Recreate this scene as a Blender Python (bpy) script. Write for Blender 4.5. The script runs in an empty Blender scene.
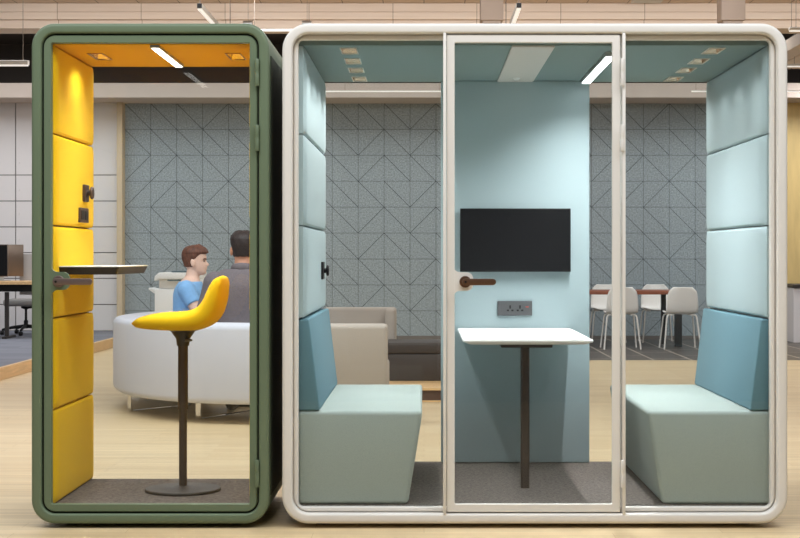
import bpy, bmesh, math, random
from mathutils import Vector, Matrix
random.seed(7)
PI = math.pi
C = bpy.context.scene.collection
F = 1526.0      # focal length in pixels of the 800 px frame
H = 1.25        # eye height

def WX(px, Y): return (px - 424.0) * Y / F
def WZ(py, Y): return H - (py - 256.0) * Y / F

# ------------------------------------------------------------------ materials
def lin(c):
    o = []
    for v in c[:3]:
        v /= 255.0
        o.append(v / 12.92 if v <= 0.04045 else ((v + 0.055) / 1.055) ** 2.4)
    return (o[0], o[1], o[2], 1.0)

def new_mat(name):
    m = bpy.data.materials.new(name); m.use_nodes = True
    nt = m.node_tree
    b = nt.nodes['Principled BSDF']
    return m, nt, b

def mat(name, col, rough=0.5, metal=0.0, var=0.0, vscale=8.0, bump=0.0, bscale=200.0, spec=None, stretch=None):
    m, nt, b = new_mat(name)
    b.inputs['Roughness'].default_value = rough
    b.inputs['Metallic'].default_value = metal
    if spec is not None: b.inputs['Specular IOR Level'].default_value = spec
    c = lin(col)
    b.inputs['Base Color'].default_value = c
    tc = nt.nodes.new('ShaderNodeTexCoord')
    src = tc.outputs['Object']
    if stretch:
        mp = nt.nodes.new('ShaderNodeMapping'); mp.inputs['Scale'].default_value = stretch
        nt.links.new(src, mp.inputs['Vector']); src = mp.outputs['Vector']
    if var > 0:
        n = nt.nodes.new('ShaderNodeTexNoise'); n.inputs['Scale'].default_value = vscale; n.inputs['Detail'].default_value = 4
        nt.links.new(src, n.inputs['Vector'])
        r = nt.nodes.new('ShaderNodeValToRGB')
        r.color_ramp.elements[0].position = 0.3; r.color_ramp.elements[1].position = 0.7
        r.color_ramp.elements[0].color = tuple(v * (1 - var) for v in c[:3]) + (1,)
        r.color_ramp.elements[1].color = tuple(min(1, v * (1 + var)) for v in c[:3]) + (1,)
        nt.links.new(n.outputs['Fac'], r.inputs['Fac']); nt.links.new(r.outputs['Color'], b.inputs['Base Color'])
    if bump > 0:
        n2 = nt.nodes.new('ShaderNodeTexNoise'); n2.inputs['Scale'].default_value = bscale; n2.inputs['Detail'].default_value = 3
        nt.links.new(src, n2.inputs['Vector'])
        bp = nt.nodes.new('ShaderNodeBump'); bp.inputs['Strength'].default_value = bump; bp.inputs['Distance'].default_value = 0.004
        nt.links.new(n2.outputs['Fac'], bp.inputs['Height']); nt.links.new(bp.outputs['Normal'], b.inputs['Normal'])
    return m

def fabric(name, col, var=0.05, scale=260):
    m = mat(name, col, 0.9, 0, var, scale, 0.25, scale, spec=0.15)
    b = m.node_tree.nodes['Principled BSDF']
    b.inputs['Sheen Weight'].default_value = 0.05
    b.inputs['Sheen Roughness'].default_value = 0.5
    return m

def emit(name, col, s):
    m, nt, b = new_mat(name)
    b.inputs['Base Color'].default_value = (0.8, 0.8, 0.8, 1)
    b.inputs['Emission Color'].default_value = lin(col)
    b.inputs['Emission Strength'].default_value = s
    return m

def glass_mat(name, tint):
    m = bpy.data.materials.new(name); m.use_nodes = True
    nt = m.node_tree; nt.nodes.clear()
    out = nt.nodes.new('ShaderNodeOutputMaterial')
    tr = nt.nodes.new('ShaderNodeBsdfTransparent'); tr.inputs['Color'].default_value = tint
    gl = nt.nodes.new('ShaderNodeBsdfGlossy'); gl.inputs['Roughness'].default_value = 0.02
    fr = nt.nodes.new('ShaderNodeFresnel'); fr.inputs['IOR'].default_value = 1.45
    ge = nt.nodes.new('ShaderNodeNewGeometry')
    inv = nt.nodes.new('ShaderNodeMath'); inv.operation = 'SUBTRACT'; inv.inputs[0].default_value = 1.0
    nt.links.new(ge.outputs['Backfacing'], inv.inputs[1])
    mu = nt.nodes.new('ShaderNodeMath'); mu.operation = 'MULTIPLY'
    nt.links.new(fr.outputs['Fac'], mu.inputs[0]); nt.links.new(inv.outputs[0], mu.inputs[1])
    mx = nt.nodes.new('ShaderNodeMixShader')
    nt.links.new(mu.outputs[0], mx.inputs['Fac']); nt.links.new(tr.outputs[0], mx.inputs[1]); nt.links.new(gl.outputs[0], mx.inputs[2])
    nt.links.new(mx.outputs[0], out.inputs['Surface'])
    return m

def brick_mat(name, c1, c2, cm, bw, bh, mortar, rough, rot=0.0, grain=None, offset=0.37, bump=0.0, gvar=0.12):
    m, nt, b = new_mat(name)
    b.inputs['Roughness'].default_value = rough
    tc = nt.nodes.new('ShaderNodeTexCoord')
    mp = nt.nodes.new('ShaderNodeMapping'); mp.inputs['Rotation'].default_value = (0, 0, rot)
    nt.links.new(tc.outputs['Object'], mp.inputs['Vector'])
    bt = nt.nodes.new('ShaderNodeTexBrick')
    bt.offset = offset; bt.offset_frequency = 2; bt.squash = 1.0
    bt.inputs['Color1'].default_value = lin(c1); bt.inputs['Color2'].default_value = lin(c2); bt.inputs['Mortar'].default_value = lin(cm)
    bt.inputs['Scale'].default_value = 1.0; bt.inputs['Mortar Size'].default_value = mortar; bt.inputs['Mortar Smooth'].default_value = 0.1
    bt.inputs['Bias'].default_value = 0.0; bt.inputs['Brick Width'].default_value = bw; bt.inputs['Row Height'].default_value = bh
    nt.links.new(mp.outputs['Vector'], bt.inputs['Vector'])
    last = bt.outputs['Color']
    if grain:
        m2 = nt.nodes.new('ShaderNodeMapping'); m2.inputs['Scale'].default_value = grain
        nt.links.new(mp.outputs['Vector'], m2.inputs['Vector'])
        n = nt.nodes.new('ShaderNodeTexNoise'); n.inputs['Scale'].default_value = 1.0; n.inputs['Detail'].default_value = 6; n.inputs['Roughness'].default_value = 0.65
        nt.links.new(m2.outputs['Vector'], n.inputs['Vector'])
        r = nt.nodes.new('ShaderNodeValToRGB')
        r.color_ramp.elements[0].position = 0.35; r.color_ramp.elements[1].position = 0.68
        lo = 1 - gvar
        r.color_ramp.elements[0].color = (lo, lo * 0.985, lo * 0.96, 1); r.color_ramp.elements[1].color = (1, 1, 1, 1)
        nt.links.new(n.outputs['Fac'], r.inputs['Fac'])
        mx = nt.nodes.new('ShaderNodeMix'); mx.data_type = 'RGBA'; mx.blend_type = 'MULTIPLY'; mx.inputs[0].default_value = 1.0
        nt.links.new(last, mx.inputs[6]); nt.links.new(r.outputs['Color'], mx.inputs[7])
        last = mx.outputs[2]
    nt.links.new(last, b.inputs['Base Color'])
    return m

M = {}
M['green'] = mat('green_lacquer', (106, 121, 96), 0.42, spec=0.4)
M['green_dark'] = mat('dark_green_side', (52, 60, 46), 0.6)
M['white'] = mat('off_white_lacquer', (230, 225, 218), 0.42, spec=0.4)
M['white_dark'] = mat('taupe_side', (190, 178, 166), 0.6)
M['gasket'] = mat('black_gasket', (24, 24, 22), 0.7)
M['yellow'] = fabric('yellow_wool', (235, 193, 18), 0.04)
M['yellow_seat'] = fabric('yellow_upholstery', (240, 196, 22), 0.03)
M['yellow_shaded'] = fabric('yellow_wool_shaded', (214, 158, 6), 0.04)  # same yellow cloth; the ceiling's dim bounced light is put into this colour
M['teal'] = fabric('pale_teal_wool', (172, 189, 193), 0.05)
M['teal_ceiling'] = fabric('pale_teal_wool_shaded', (120, 138, 138), 0.05)  # wall cloth darkened, the unlit ceiling's shade painted into the colour
M['teal_bench'] = fabric('bench_teal_wool', (160, 171, 166), 0.06)
M['blue'] = fabric('petrol_blue_wool', (100, 134, 146), 0.05)
M['carpet'] = fabric('pod_carpet', (106, 98, 93), 0.5, 75)
M['led'] = emit('led_diffuser', (255, 250, 242), 6.0)
M['led_teal'] = emit('led_diffuser_large', (248, 252, 255), 6.0)
M['alu'] = mat('satin_aluminium', (190, 190, 188), 0.35, 0.8)
M['grey_panel'] = mat('grey_white_panel', (200, 196, 190), 0.5)
M['reflector'] = mat('warm_reflector', (214, 186, 160), 0.22, 0.85)  # warm tint paints in the wood floor mirrored by the metal
M['slot_frame'] = mat('slot_frame_paint', (200, 196, 188), 0.4)
M['slot_bronze'] = mat('slot_frame_bronze', (150, 112, 60), 0.35, 0.5)
M['black'] = mat('black_plastic', (26, 25, 25), 0.5, spec=0.3)
M['screen'] = mat('dark_screen', (24, 24, 26), 0.45, spec=0.15)
M['dark_metal'] = mat('charcoal_powder_coat', (58, 52, 48), 0.5)
M['column'] = mat('brown_bronze_column', (74, 62, 56), 0.45, 0.2)
M['bronze'] = mat('bronze_handle', (104, 76, 58), 0.35, 0.55)
M['taupe_metal'] = mat('taupe_handle', (122, 104, 98), 0.35, 0.5)
M['desk_white'] = mat('white_laminate', (240, 240, 238), 0.35)
M['desk_edge'] = mat('dark_brown_edge', (42, 31, 28), 0.45)
M['socket'] = mat('socket_grey', (84, 84, 86), 0.5)
M['socket_brown'] = mat('socket_brown', (74, 56, 48), 0.5)
M['red_dot'] = mat('red_mark', (190, 70, 50), 0.5)
M['glass'] = glass_mat('clear_glass', (0.975, 0.985, 0.98, 1))
M['glass_edge'] = mat('glass_edge_tint', (150, 178, 172), 0.25)
M['wood_floor'] = brick_mat('light_oak_planks', (232, 208, 166), (224, 197, 153), (200, 168, 122), 1.35, 0.13, 0.0014, 0.45, 0, (0.8, 34, 1), gvar=0.26)
M['tile_floor'] = brick_mat('dark_stone_tiles', (92, 84, 78), (82, 75, 70), (196, 182, 166), 1.2, 0.46, 0.012, 0.4, PI / 2, (2, 6, 1), offset=0.5)
M['grey_carpet'] = brick_mat('blue_grey_carpet_planks', (138, 140, 150), (122, 124, 136), (118, 120, 130), 1.0, 0.25, 0.002, 0.95, 0, (3, 30, 1))
M['step_wood'] = mat('step_oak', (222, 182, 132), 0.5, 0, 0.12, 3, stretch=(12, 1, 12))
M['plat_wood'] = mat('platform_oak', (226, 186, 132), 0.5, 0, 0.1, 3, stretch=(1, 12, 12))
M['plat_dark'] = mat('platform_riser_shaded', (84, 58, 42), 0.6)  # shade on the riser face is put into this dark brown
M['bulk'] = brick_mat('bulkhead_wood', (222, 201, 182), (216, 194, 174), (150, 128, 106), 0.99, 40, 0.004, 0.6, 0, (1, 30, 30), gvar=0.08)
M['ceil_wood'] = brick_mat('ceiling_wood', (204, 180, 160), (198, 174, 154), (120, 100, 84), 40, 0.48, 0.006, 0.6, PI / 2, None)
M['dark_void'] = mat('dark_ceiling_paint', (70, 62, 56), 0.9)
M['beam'] = mat('beam_plaster', (194, 178, 166), 0.8, 0, 0.02, 4)
M['felt'] = fabric('grey_felt', (158, 166, 170), 0.3, 48)
M['felt_gap'] = mat('felt_gap_dark', (74, 80, 82), 0.95)
M['cab'] = mat('cabinet_laminate', (228, 222, 220), 0.6)
M['cab_gap'] = mat('cabinet_gap', (120, 116, 114), 0.8)
M['trim'] = mat('pale_wood_trim', (208, 188, 160), 0.6, 0, 0.05, 3, stretch=(12, 12, 1))
M['wood_yellow'] = mat('honey_wood_cladding', (224, 194, 130), 0.5, 0, 0.08, 2, stretch=(6, 6, 1))
M['sofa_grey'] = fabric('light_grey_upholstery', (216, 217, 226), 0.03, 90)
M['sofa_beige'] = fabric('warm_beige_upholstery', (186, 175, 164), 0.03, 90)
M['chrome'] = mat('chrome', (225, 225, 228), 0.12, 1.0)
M['leather'] = mat('dark_brown_leather', (64, 54, 47), 0.55, 0, 0.06, 6)
M['copier'] = mat('copier_white', (242, 242, 242), 0.5)
M['copier_dark'] = mat('copier_glass', (90, 110, 118), 0.3)
M['shell'] = mat('white_polypropylene', (246, 240, 235), 0.5)
M['leg_white'] = mat('white_painted_tube', (244, 238, 232), 0.45)
M['table_wood'] = mat('reddish_brown_wood', (150, 84, 58), 0.45, 0, 0.1, 3, stretch=(2, 12, 12))
M['chair_grey'] = fabric('chair_grey_cloth', (160, 156, 152), 0.05)
M['monitor_back'] = mat('monitor_back', (120, 104, 92), 0.3, 0.6)
M['pendant'] = mat('pendant_housing', (226, 220, 212), 0.5)
M['pendant_lit'] = emit('pendant_diffuser', (255, 248, 238), 0.6)
M['wire'] = mat('steel_wire', (150, 136, 124), 0.4, 0.6)
M['duct'] = mat('duct_paint', (186, 166, 152), 0.7)
M['skin'] = mat('skin_light', (242, 202, 182), 0.55)
M['skin2'] = mat('skin_tan', (214, 156, 128), 0.55)
M['hair_brown'] = mat('hair_brown', (104, 64, 48), 0.6, 0, 0.3, 60, 0.5, 90, stretch=(1, 1, 0.4))
M['hair_black'] = mat('hair_dark', (46, 34, 32), 0.6, 0, 0.3, 60, 0.5, 90)
M['tshirt'] = fabric('sky_blue_cotton', (142, 190, 238), 0.05, 40)
M['jacket'] = fabric('grey_wool_suiting', (118, 110, 114), 0.14, 90)
M['trousers'] = fabric('dark_trousers', (60, 62, 72), 0.06, 90)
M['eye'] = mat('eye_dark', (50, 36, 30), 0.3)
M['lip'] = mat('lip_rose', (200, 130, 118), 0.5)

# ------------------------------------------------------------------ mesh helpers
def obj(name, bm, m, parent=None, smooth=False, kind=None, label=None, auto=35):
    if parent is not None:
        root = parent
        while root.parent: root = root.parent
        bmesh.ops.translate(bm, verts=bm.verts, vec=-Vector(root['_loc']))
    bmesh.ops.recalc_face_normals(bm, faces=bm.faces)
    me = bpy.data.meshes.new(name); bm.to_mesh(me); bm.free()
    ms = m if isinstance(m, (list, tuple)) else [m]
    for x in ms: me.materials.append(x)
    if smooth:
        for p in me.polygons: p.use_smooth = True
        if auto:
            me.set_sharp_from_angle(angle=math.radians(auto))
    o = bpy.data.objects.new(name, me); C.objects.link(o)
    if parent is not None: o.parent = parent
    if kind: o['kind'] = kind
    if label: o['label'] = label
    return o

def thing(name, label, cat, loc=(0, 0, 0), group=None):
    o = bpy.data.objects.new(name, None); C.objects.link(o)
    o.empty_display_size = 0.1
    o.location = loc; o['_loc'] = tuple(loc)
    o['label'] = label; o['category'] = cat
    if group: o['group'] = group
    return o

def tag(o, label, cat, group=None):
    o['label'] = label; o['category'] = cat
    if group: o['group'] = group
    return o

def dup(root, loc, rotz, label, group=None):
    r = root.copy(); C.objects.link(r); r.location = loc; r.rotation_euler = (0, 0, rotz)
    r['label'] = label
    if group: r['group'] = group
    for ch in list(root.children):
        c = ch.copy(); C.objects.link(c); c.parent = r
        for g in list(ch.children):
            d = g.copy(); C.objects.link(d); d.parent = c
    return r

def add(bm, verts, faces, mi=0):
    vs = [bm.verts.new(v) for v in verts]
    for f in faces:
        try:
            fc = bm.faces.new([vs[i] for i in f]); fc.material_index = mi
        except ValueError:
            pass
    return vs

def box(bm, x0, x1, y0, y1, z0, z1, bev=0.0, seg=2, mi=0):
    t = bmesh.new() if bev > 0 else bm
    vs = [t.verts.new(p) for p in ((x0, y0, z0), (x1, y0, z0), (x1, y1, z0), (x0, y1, z0), (x0, y0, z1), (x1, y0, z1), (x1, y1, z1), (x0, y1, z1))]
    for f in ((0, 3, 2, 1), (4, 5, 6, 7), (0, 1, 5, 4), (1, 2, 6, 5), (2, 3, 7, 6), (3, 0, 4, 7)):
        fc = t.faces.new([vs[i] for i in f]); fc.material_index = mi
    if bev > 0:
        bmesh.ops.bevel(t, geom=list(t.edges), offset=bev, segments=seg, profile=0.5, affect='EDGES')
        merge(bm, t, mi)
    return bm

def merge(bm, t, mi=0):
    t.verts.index_update()
    mp = [bm.verts.new(v.co) for v in t.verts]
    for f in t.faces:
        try:
            fc = bm.faces.new([mp[v.index] for v in f.verts]); fc.material_index = mi
        except ValueError: pass
    t.free()

def prism(bm, pts, axis, a0, a1, bev=0.0, seg=2, mi=0):
    """pts: 2D polygon; axis 'y': pts are (x,z), 'z': pts are (x,y), 'x': pts are (y,z)"""
    t = bmesh.new()
    def mk(p, a):
        return {'y': (p[0], a, p[1]), 'z': (p[0], p[1], a), 'x': (a, p[0], p[1])}[axis]
    n = len(pts)
    A = [t.verts.new(mk(p, a0)) for p in pts]; B = [t.verts.new(mk(p, a1)) for p in pts]
    t.faces.new(A[::-1]); t.faces.new(B)
    for i in range(n):
        t.faces.new((A[i], A[(i + 1) % n], B[(i + 1) % n], B[i]))
    bmesh.ops.recalc_face_normals(t, faces=t.faces)
    if bev > 0:
        bmesh.ops.bevel(t, geom=list(t.edges), offset=bev, segments=seg, profile=0.5, affect='EDGES')
    merge(bm, t, mi)

def rings(bm, loops, close_u=True, cap=True, close_v=False, mi=0):
    """loft closed loops"""
    L = [[bm.verts.new(p) for p in lp] for lp in loops]
    n = len(L[0]); k = len(L)
    for j in range(k if close_v else k - 1):
        a, b = L[j], L[(j + 1) % k]
        for i in range(n if close_u else n - 1):
            try:
                f = bm.faces.new((a[i], a[(i + 1) % n], b[(i + 1) % n], b[i])); f.material_index = mi
            except ValueError: pass
    if cap and not close_v:
        for lp in (L[0], L[-1]):
            try:
                f = bm.faces.new(lp); f.material_index = mi
            except ValueError: pass

def tube(bm, path, r, n=10, cap=True, mi=0):
    """tube along a polyline; r scalar or list"""
    P = [Vector(p) for p in path]
    loops = []
    ref = None
    for i, p in enumerate(P):
        if i == 0: t = P[1] - P[0]
        elif i == len(P) - 1: t = P[-1] - P[-2]
        else: t = (P[i + 1] - P[i]).normalized() + (P[i] - P[i - 1]).normalized()
        t.normalize()
        if ref is None or abs(ref.dot(t)) > 0.98:
            ref = Vector((0, 0, 1)) if abs(t.z) < 0.9 else Vector((1, 0, 0))
        u = (ref - t * ref.dot(t)).normalized(); v = t.cross(u)
        ref = u
        rr = r[i] if isinstance(r, (list, tuple)) else r
        loops.append([tuple(p + u * (rr * math.cos(2 * PI * k / n)) + v * (rr * math.sin(2 * PI * k / n))) for k in range(n)])
    rings(bm, loops, cap=cap, mi=mi)

def lathe(bm, prof, c, n=28, axis='z', mi=0):
    """prof: (r, h) pairs along the axis, centred on c"""
    loops = []
    for r, h in prof:
        r = max(r, 0.0005)
        lp = []
        for k in range(n):
            a = 2 * PI * k / n
            u, v = r * math.cos(a), r * math.sin(a)
            lp.append({'z': (c[0] + u, c[1] + v, c[2] + h), 'y': (c[0] + u, c[1] + h, c[2] + v), 'x': (c[0] + h, c[1] + u, c[2] + v)}[axis])
        loops.append(lp)
    rings(bm, loops, mi=mi)

def rrect(x0, x1, z0, z1, r, n=8):
    r = max(r, 0.002); p = []
    for cx, cz, a0 in ((x1 - r, z1 - r, 0), (x0 + r, z1 - r, 90), (x0 + r, z0 + r, 180), (x1 - r, z0 + r, 270)):
        for k in range(n + 1):
            a = math.radians(a0 + 90.0 * k / n)
            p.append((cx + r * math.cos(a), cz + r * math.sin(a)))
    return p

def frame_loft(bm, x0, x1, z0, z1, r, prof, n=8, mi=0):
    """closed frame: prof = list of (inset, y), lofted around and closed"""
    loops = []
    for ins, y in prof:
        loops.append([(p[0], y, p[1]) for p in rrect(x0 + ins, x1 - ins, z0 + ins, z1 - ins, max(r - ins, 0.006), n)])
    rings(bm, loops, close_v=True, mi=mi)

def subsurf(o, lv=2):
    md = o.modifiers.new('smooth', 'SUBSURF'); md.levels = lv; md.render_levels = lv
def solid(o, t):
    md = o.modifiers.new('thick', 'SOLIDIFY'); md.thickness = t; md.offset = 0

def catmull(pts, per=5):
    out = []
    n = len(pts)
    for i in range(n - 1):
        p0 = pts[max(i - 1, 0)]; p1 = pts[i]; p2 = pts[i + 1]; p3 = pts[min(i + 2, n - 1)]
        for k in range(per):
            t = k / per
            out.append(tuple(0.5 * (2 * b + (c - a) * t + (2 * a - 5 * b + 4 * c - d) * t * t + (-a + 3 * b - 3 * c + d) * t ** 3) for a, b, c, d in zip(p0, p1, p2, p3)))
    out.append(tuple(pts[-1]))
    return out

def slab_with_holes(bm, x0, x1, y0, y1, z0, z1, holes):
    xs = sorted(set([x0, x1] + [h[0] for h in holes] + [h[1] for h in holes]))
    ys = sorted(set([y0, y1] + [h[2] for h in holes] + [h[3] for h in holes]))
    V = {}
    def v(i, j, z):
        if (i, j, z) not in V: V[(i, j, z)] = bm.verts.new((xs[i], ys[j], z))
        return V[(i, j, z)]
    def solidc(i, j):
        if i < 0 or j < 0 or i >= len(xs) - 1 or j >= len(ys) - 1: return False
        cx, cy = (xs[i] + xs[i + 1]) / 2, (ys[j] + ys[j + 1]) / 2
        return not any(h[0] < cx < h[1] and h[2] < cy < h[3] for h in holes)
    for i in range(len(xs) - 1):
        for j in range(len(ys) - 1):
            if not solidc(i, j): continue
            bm.faces.new((v(i, j, z0), v(i, j + 1, z0), v(i + 1, j + 1, z0), v(i + 1, j, z0)))
            bm.faces.new((v(i, j, z1), v(i + 1, j, z1), v(i + 1, j + 1, z1), v(i, j + 1, z1)))
            for di, dj, a, b in ((-1, 0, (i, j), (i, j + 1)), (1, 0, (i + 1, j + 1), (i + 1, j)), (0, -1, (i + 1, j), (i, j)), (0, 1, (i, j + 1), (i + 1, j + 1))):
                if not solidc(i + di, j + dj):
                    bm.faces.new((v(*a, z0), v(*b, z0), v(*b, z1), v(*a, z1)))

def bake(o):
    """replace modifiers by their result"""
    dg = bpy.context.evaluated_depsgraph_get(); dg.update()
    me = bpy.data.meshes.new_from_object(o.evaluated_get(dg))
    o.modifiers.clear(); o.data = me

# ------------------------------------------------------------------ the setting
bm = bmesh.new(); box(bm, -9, 9, 1.0, 18.3, -0.1, 0.0); box(bm, -9, 0.9, 18.3, 24.0, -0.1, 0.0)
obj('floor', bm, M['wood_floor'], kind='structure')
bm = bmesh.new(); box(bm, 0.9, 9, 18.3, 24.0, -0.1, 0.0)
obj('floor_tile', bm, M['tile_floor'], kind='structure')
# raised office platform on the far side
PXE = -4.25
bm = bmesh.new(); box(bm, -9, PXE - 0.05, 8.0, 24.0, 0.0, 0.124)
obj('floor_raised', bm, M['grey_carpet'], kind='structure')
bm = bmesh.new(); box(bm, PXE - 0.05, PXE, 8.0, 24.0, 0.0, 0.126, 0.004)
obj('trim_step', bm, M['step_wood'], kind='structure')

YB = 22.98
S = 25.93 * YB / F
x_start = WX(124.8, YB); z_top = WZ(103.4, YB)
SL = {  # tiles whose diagonal rises to the right
    0: (3, 11, 20), 1: (9, 11), 2: (0, 1, 4, 9, 17, 18, 19, 21), 3: (0, 1, 3, 11, 18, 19, 20),
    4: (9, 11, 14), 5: (9, 16, 21), 6: (1, 3, 11, 15, 19), 7: (5, 9, 11, 13, 22), 8: (6, 15, 20)}
bm = bmesh.new(); bg = bmesh.new()
g = 0.003
NC = 27
for r in range(9):
    for c in range(NC):
        xa, xb = x_start + c * S + g, x_start + (c + 1) * S - g
        zb, za = z_top - r * S - g, z_top - (r + 1) * S + g
        d = 0.004
        if c in SL[r]:
            tris = [[(xa, za + d * 1.4), (xb - d * 1.4, zb), (xa, zb)], [(xa + d * 1.4, za), (xb, za), (xb, zb - d * 1.4)]]
        else:
            tris = [[(xa, zb - d * 1.4), (xb - d * 1.4, za), (xa, za)], [(xa + d * 1.4, zb), (xb, za + d * 1.4), (xb, zb)]]
        for t in tris:
            n = 3
            A = [bm.verts.new((p[0], YB, p[1])) for p in t]; B = [bm.verts.new((p[0], YB + 0.02, p[1])) for p in t]
            bm.faces.new(A)
            for i in range(3): bm.faces.new((A[i], A[(i + 1) % 3], B[(i + 1) % 3], B[i]))
obj('wall_back', bm, M['felt'], kind='structure')
box(bg, x_start, x_start + NC * S, YB + 0.006, YB + 0.2, 0.0, z_top + 0.05)
obj('wall_back_backing', bg, M['felt_gap'], kind='structure')
bm = bmesh.new(); box(bm, x_start, x_start + NC * S, YB - 0.015, YB + 0.01, 0.0, 0.05)
obj('baseboard_back', bm, mat('baseboard_paint', (120, 112, 106), 0.6), kind='structure')
# pale panelled wall at the left, trim between
YL = 22.9
bm = bmesh.new(); bg = bmesh.new()
xe = WX(118.3, YL)
xv = [WX(15.6, YL) - 1.54, WX(15.6, YL), WX(15.6, YL) + 1.54]
xs_ = [xv[0] - 1.54, xv[0], xv[1], xe]
zs_ = [WZ(p, YL) for p in (332, 304.5, 278.3, 252.6, 226.9, 201, 175, 101)]
for i in range(3):
    for j in range(len(zs_) - 1):
        box(bm, xs_[i] + 0.008, xs_[i + 1] - 0.008, YL, YL + 0.03, max(zs_[j], 0.126) + 0.007, zs_[j + 1] - 0.007)
for xk in (WX(19, YL),):
    for py in (163, 190, 214, 240):
        lathe(bm, [(0.0, -0.012), (0.014, -0.012), (0.014, 0.0), (0.0, 0.0)], (xk, YL, WZ(py, YL)), 10, 'y')
obj('wall_left', bm, M['cab'], kind='structure')
box(bg, xs_[0], xe, YL + 0.02, YL + 0.25, 0.124, zs_[-1])
obj('wall_left_backing', bg, M['cab_gap'], kind='structure')
bm = bmesh.new(); box(bm, xe, x_start, YL - 0.12, YL + 0.25, 0.0, z_top + 0.03)
obj('trim_1', bm, M['trim'], kind='structure')
# honey wood wall at the right
xr = x_start + NC * S
xr0 = 5.05
bm = bmesh.new()
k = xr0
while k < 9:
    box(bm, k + 0.002, k + 0.298, YB - 0.12, YB - 0.02, 0.0, WZ(102, YB - 0.12)); k += 0.3
obj('wall_right', bm, M['wood_yellow'], kind='structure')
# plaster beam above the walls
YF = 22.1
bm = bmesh.new(); box(bm, -9, 9, YF, 23.3, z_top - 0.002 + 0.0, WZ(83, YF), 0.0)
obj('ceiling_beam', bm, M['beam'], kind='structure')
# dark void above, bulkhead of planks, ceiling of boards
bm = bmesh.new(); box(bm, -9, 9, 23.4, 23.6, 0, 5.0)
obj('wall_rear', bm, M['dark_void'], kind='structure')
bm = bmesh.new(); box(bm, -9, 9, 18.6, 23.6, 4.5, 4.6)
obj('ceiling_dark', bm, M['dark_void'], kind='structure')
YK = 18.0
bm = bmesh.new()
for a, b, dy in ((3.2, 11.9, 0.0), (12.1, 19.3, 0.0)):
    box(bm, -9, 9, YK + dy, YK + 0.5, WZ(b, YK), WZ(a, YK), 0.004, 1)
box(bm, -9, 9, YK + 0.06, YK + 0.5, WZ(27.5, YK), WZ(19.5, YK))
obj('ceiling_bulkhead', bm, M['bulk'], kind='structure')
zc = WZ(3.0, YK)
bm = bmesh.new(); box(bm, -9, 9, 9.5, YK + 0.5, zc, zc + 0.1)
obj('ceiling', bm, M['ceil_wood'], kind='structure')
# wooden soffit, boards running away, at the far right
bm = bmesh.new()
xk = 4.78
while xk < 9:
    box(bm, xk, xk + 0.24, 18.55, 22.0, 3.945, 4.1); xk += 0.26
obj('ceiling_soffit', bm, M['bulk'], kind='structure')

# ------------------------------------------------------------------ the pods
Y0 = 7.0
def shell_prof(w, yb):
    b = 0.016
    pr = []
    for k in range(6):      # rounded outer front edge
        a = math.radians(90 * k / 5)
        pr.append((b * (1 - math.cos(a)), Y0 + b * (1 - math.sin(a))))
    for k in range(4):      # small rounded inner front edge
        a = math.radians(90 * k / 3)
        pr.append((w - 0.010 * (1 - math.sin(a)), Y0 + 0.010 * (1 - math.cos(a))))
    pr += [(w, yb - 0.006), (w - 0.006, yb), (b * 0.6, yb), (0.0, yb - b * 0.6)]
    return pr

def hinge(x, za, zb, m, parent, y=Y0 - 0.004):
    bm = bmesh.new()
    zm = (za + zb) / 2
    for a, b in ((za, zm - 0.001), (zm + 0.001, zb)):
        lathe(bm, [(0.0, a), (0.0085, a), (0.0095, a + 0.002), (0.0095, b - 0.002), (0.0085, b), (0.0, b)], (x, y, 0), 14)
    lathe(bm, [(0.0, zm - 0.004), (0.0103, zm - 0.004), (0.0103, zm + 0.004), (0.0, zm + 0.004)], (x, y, 0), 14)
    return obj('hinge', bm, m, parent, True)

def door_handle(cx, cz, length, m, mdark, parent, Y0=Y0 + 0.0125):
    bm = bmesh.new()
    lathe(bm, [(0.0, -0.014), (0.024, -0.014), (0.027, -0.011), (0.027, 0.0), (0.0, 0.0)], (cx, Y0, cz), 24, 'y')
    lathe(bm, [(0.0, -0.05), (0.013, -0.05), (0.013, -0.01), (0.0, -0.01)], (cx, Y0, cz), 18, 'y')
    h = 0.0150
    pts = []
    for k in range(9):
        a = math.radians(90 + 180 * k / 8); pts.append((cx + h * math.cos(a), cz + h * math.sin(a)))
    for k in range(9):
        a = math.radians(-90 + 180 * k / 8); pts.append((cx + length - h + h * math.cos(a), cz + h * math.sin(a)))
    prism(bm, pts, 'y', Y0 - 0.064, Y0 - 0.048, 0.002, 2)
    hd = obj('handle', bm, m, parent, True)
    bm = bmesh.new()
    lathe(bm, [(0.0, -0.0655), (0.0055, -0.0655), (0.0055, -0.063), (0.0, -0.063)], (cx, Y0, cz), 14, 'y')
    obj('keyhole', bm, mdark, hd)
    return hd

def lock_tab(bm, xa, xb, za, zb, y0, y1):
    """frame tongue that carries the lever, filleted into the stile"""
    r = 0.03; f = 0.03
    pts = [(xa, za - f)]
    for k in range(1, 7):
        a = math.radians(180 - 90 * k / 6); pts.append((xa + f + f * math.cos(a), za - f + f * math.sin(a)))
    for k in range(7):
        a = math.radians(-90 + 90 * k / 6); pts.append((xb - r + r * math.cos(a), za + r + r * math.sin(a)))
    for k in range(7):
        a = math.radians(90 * k / 6); pts.append((xb - r + r * math.cos(a), zb - r + r * math.sin(a)))
    for k in range(7):
        a = math.radians(270 - 90 * k / 6); pts.append((xa + f + f * math.cos(a), zb + f + f * math.sin(a)))
    prism(bm, pts, 'y', y0, y1)

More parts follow.
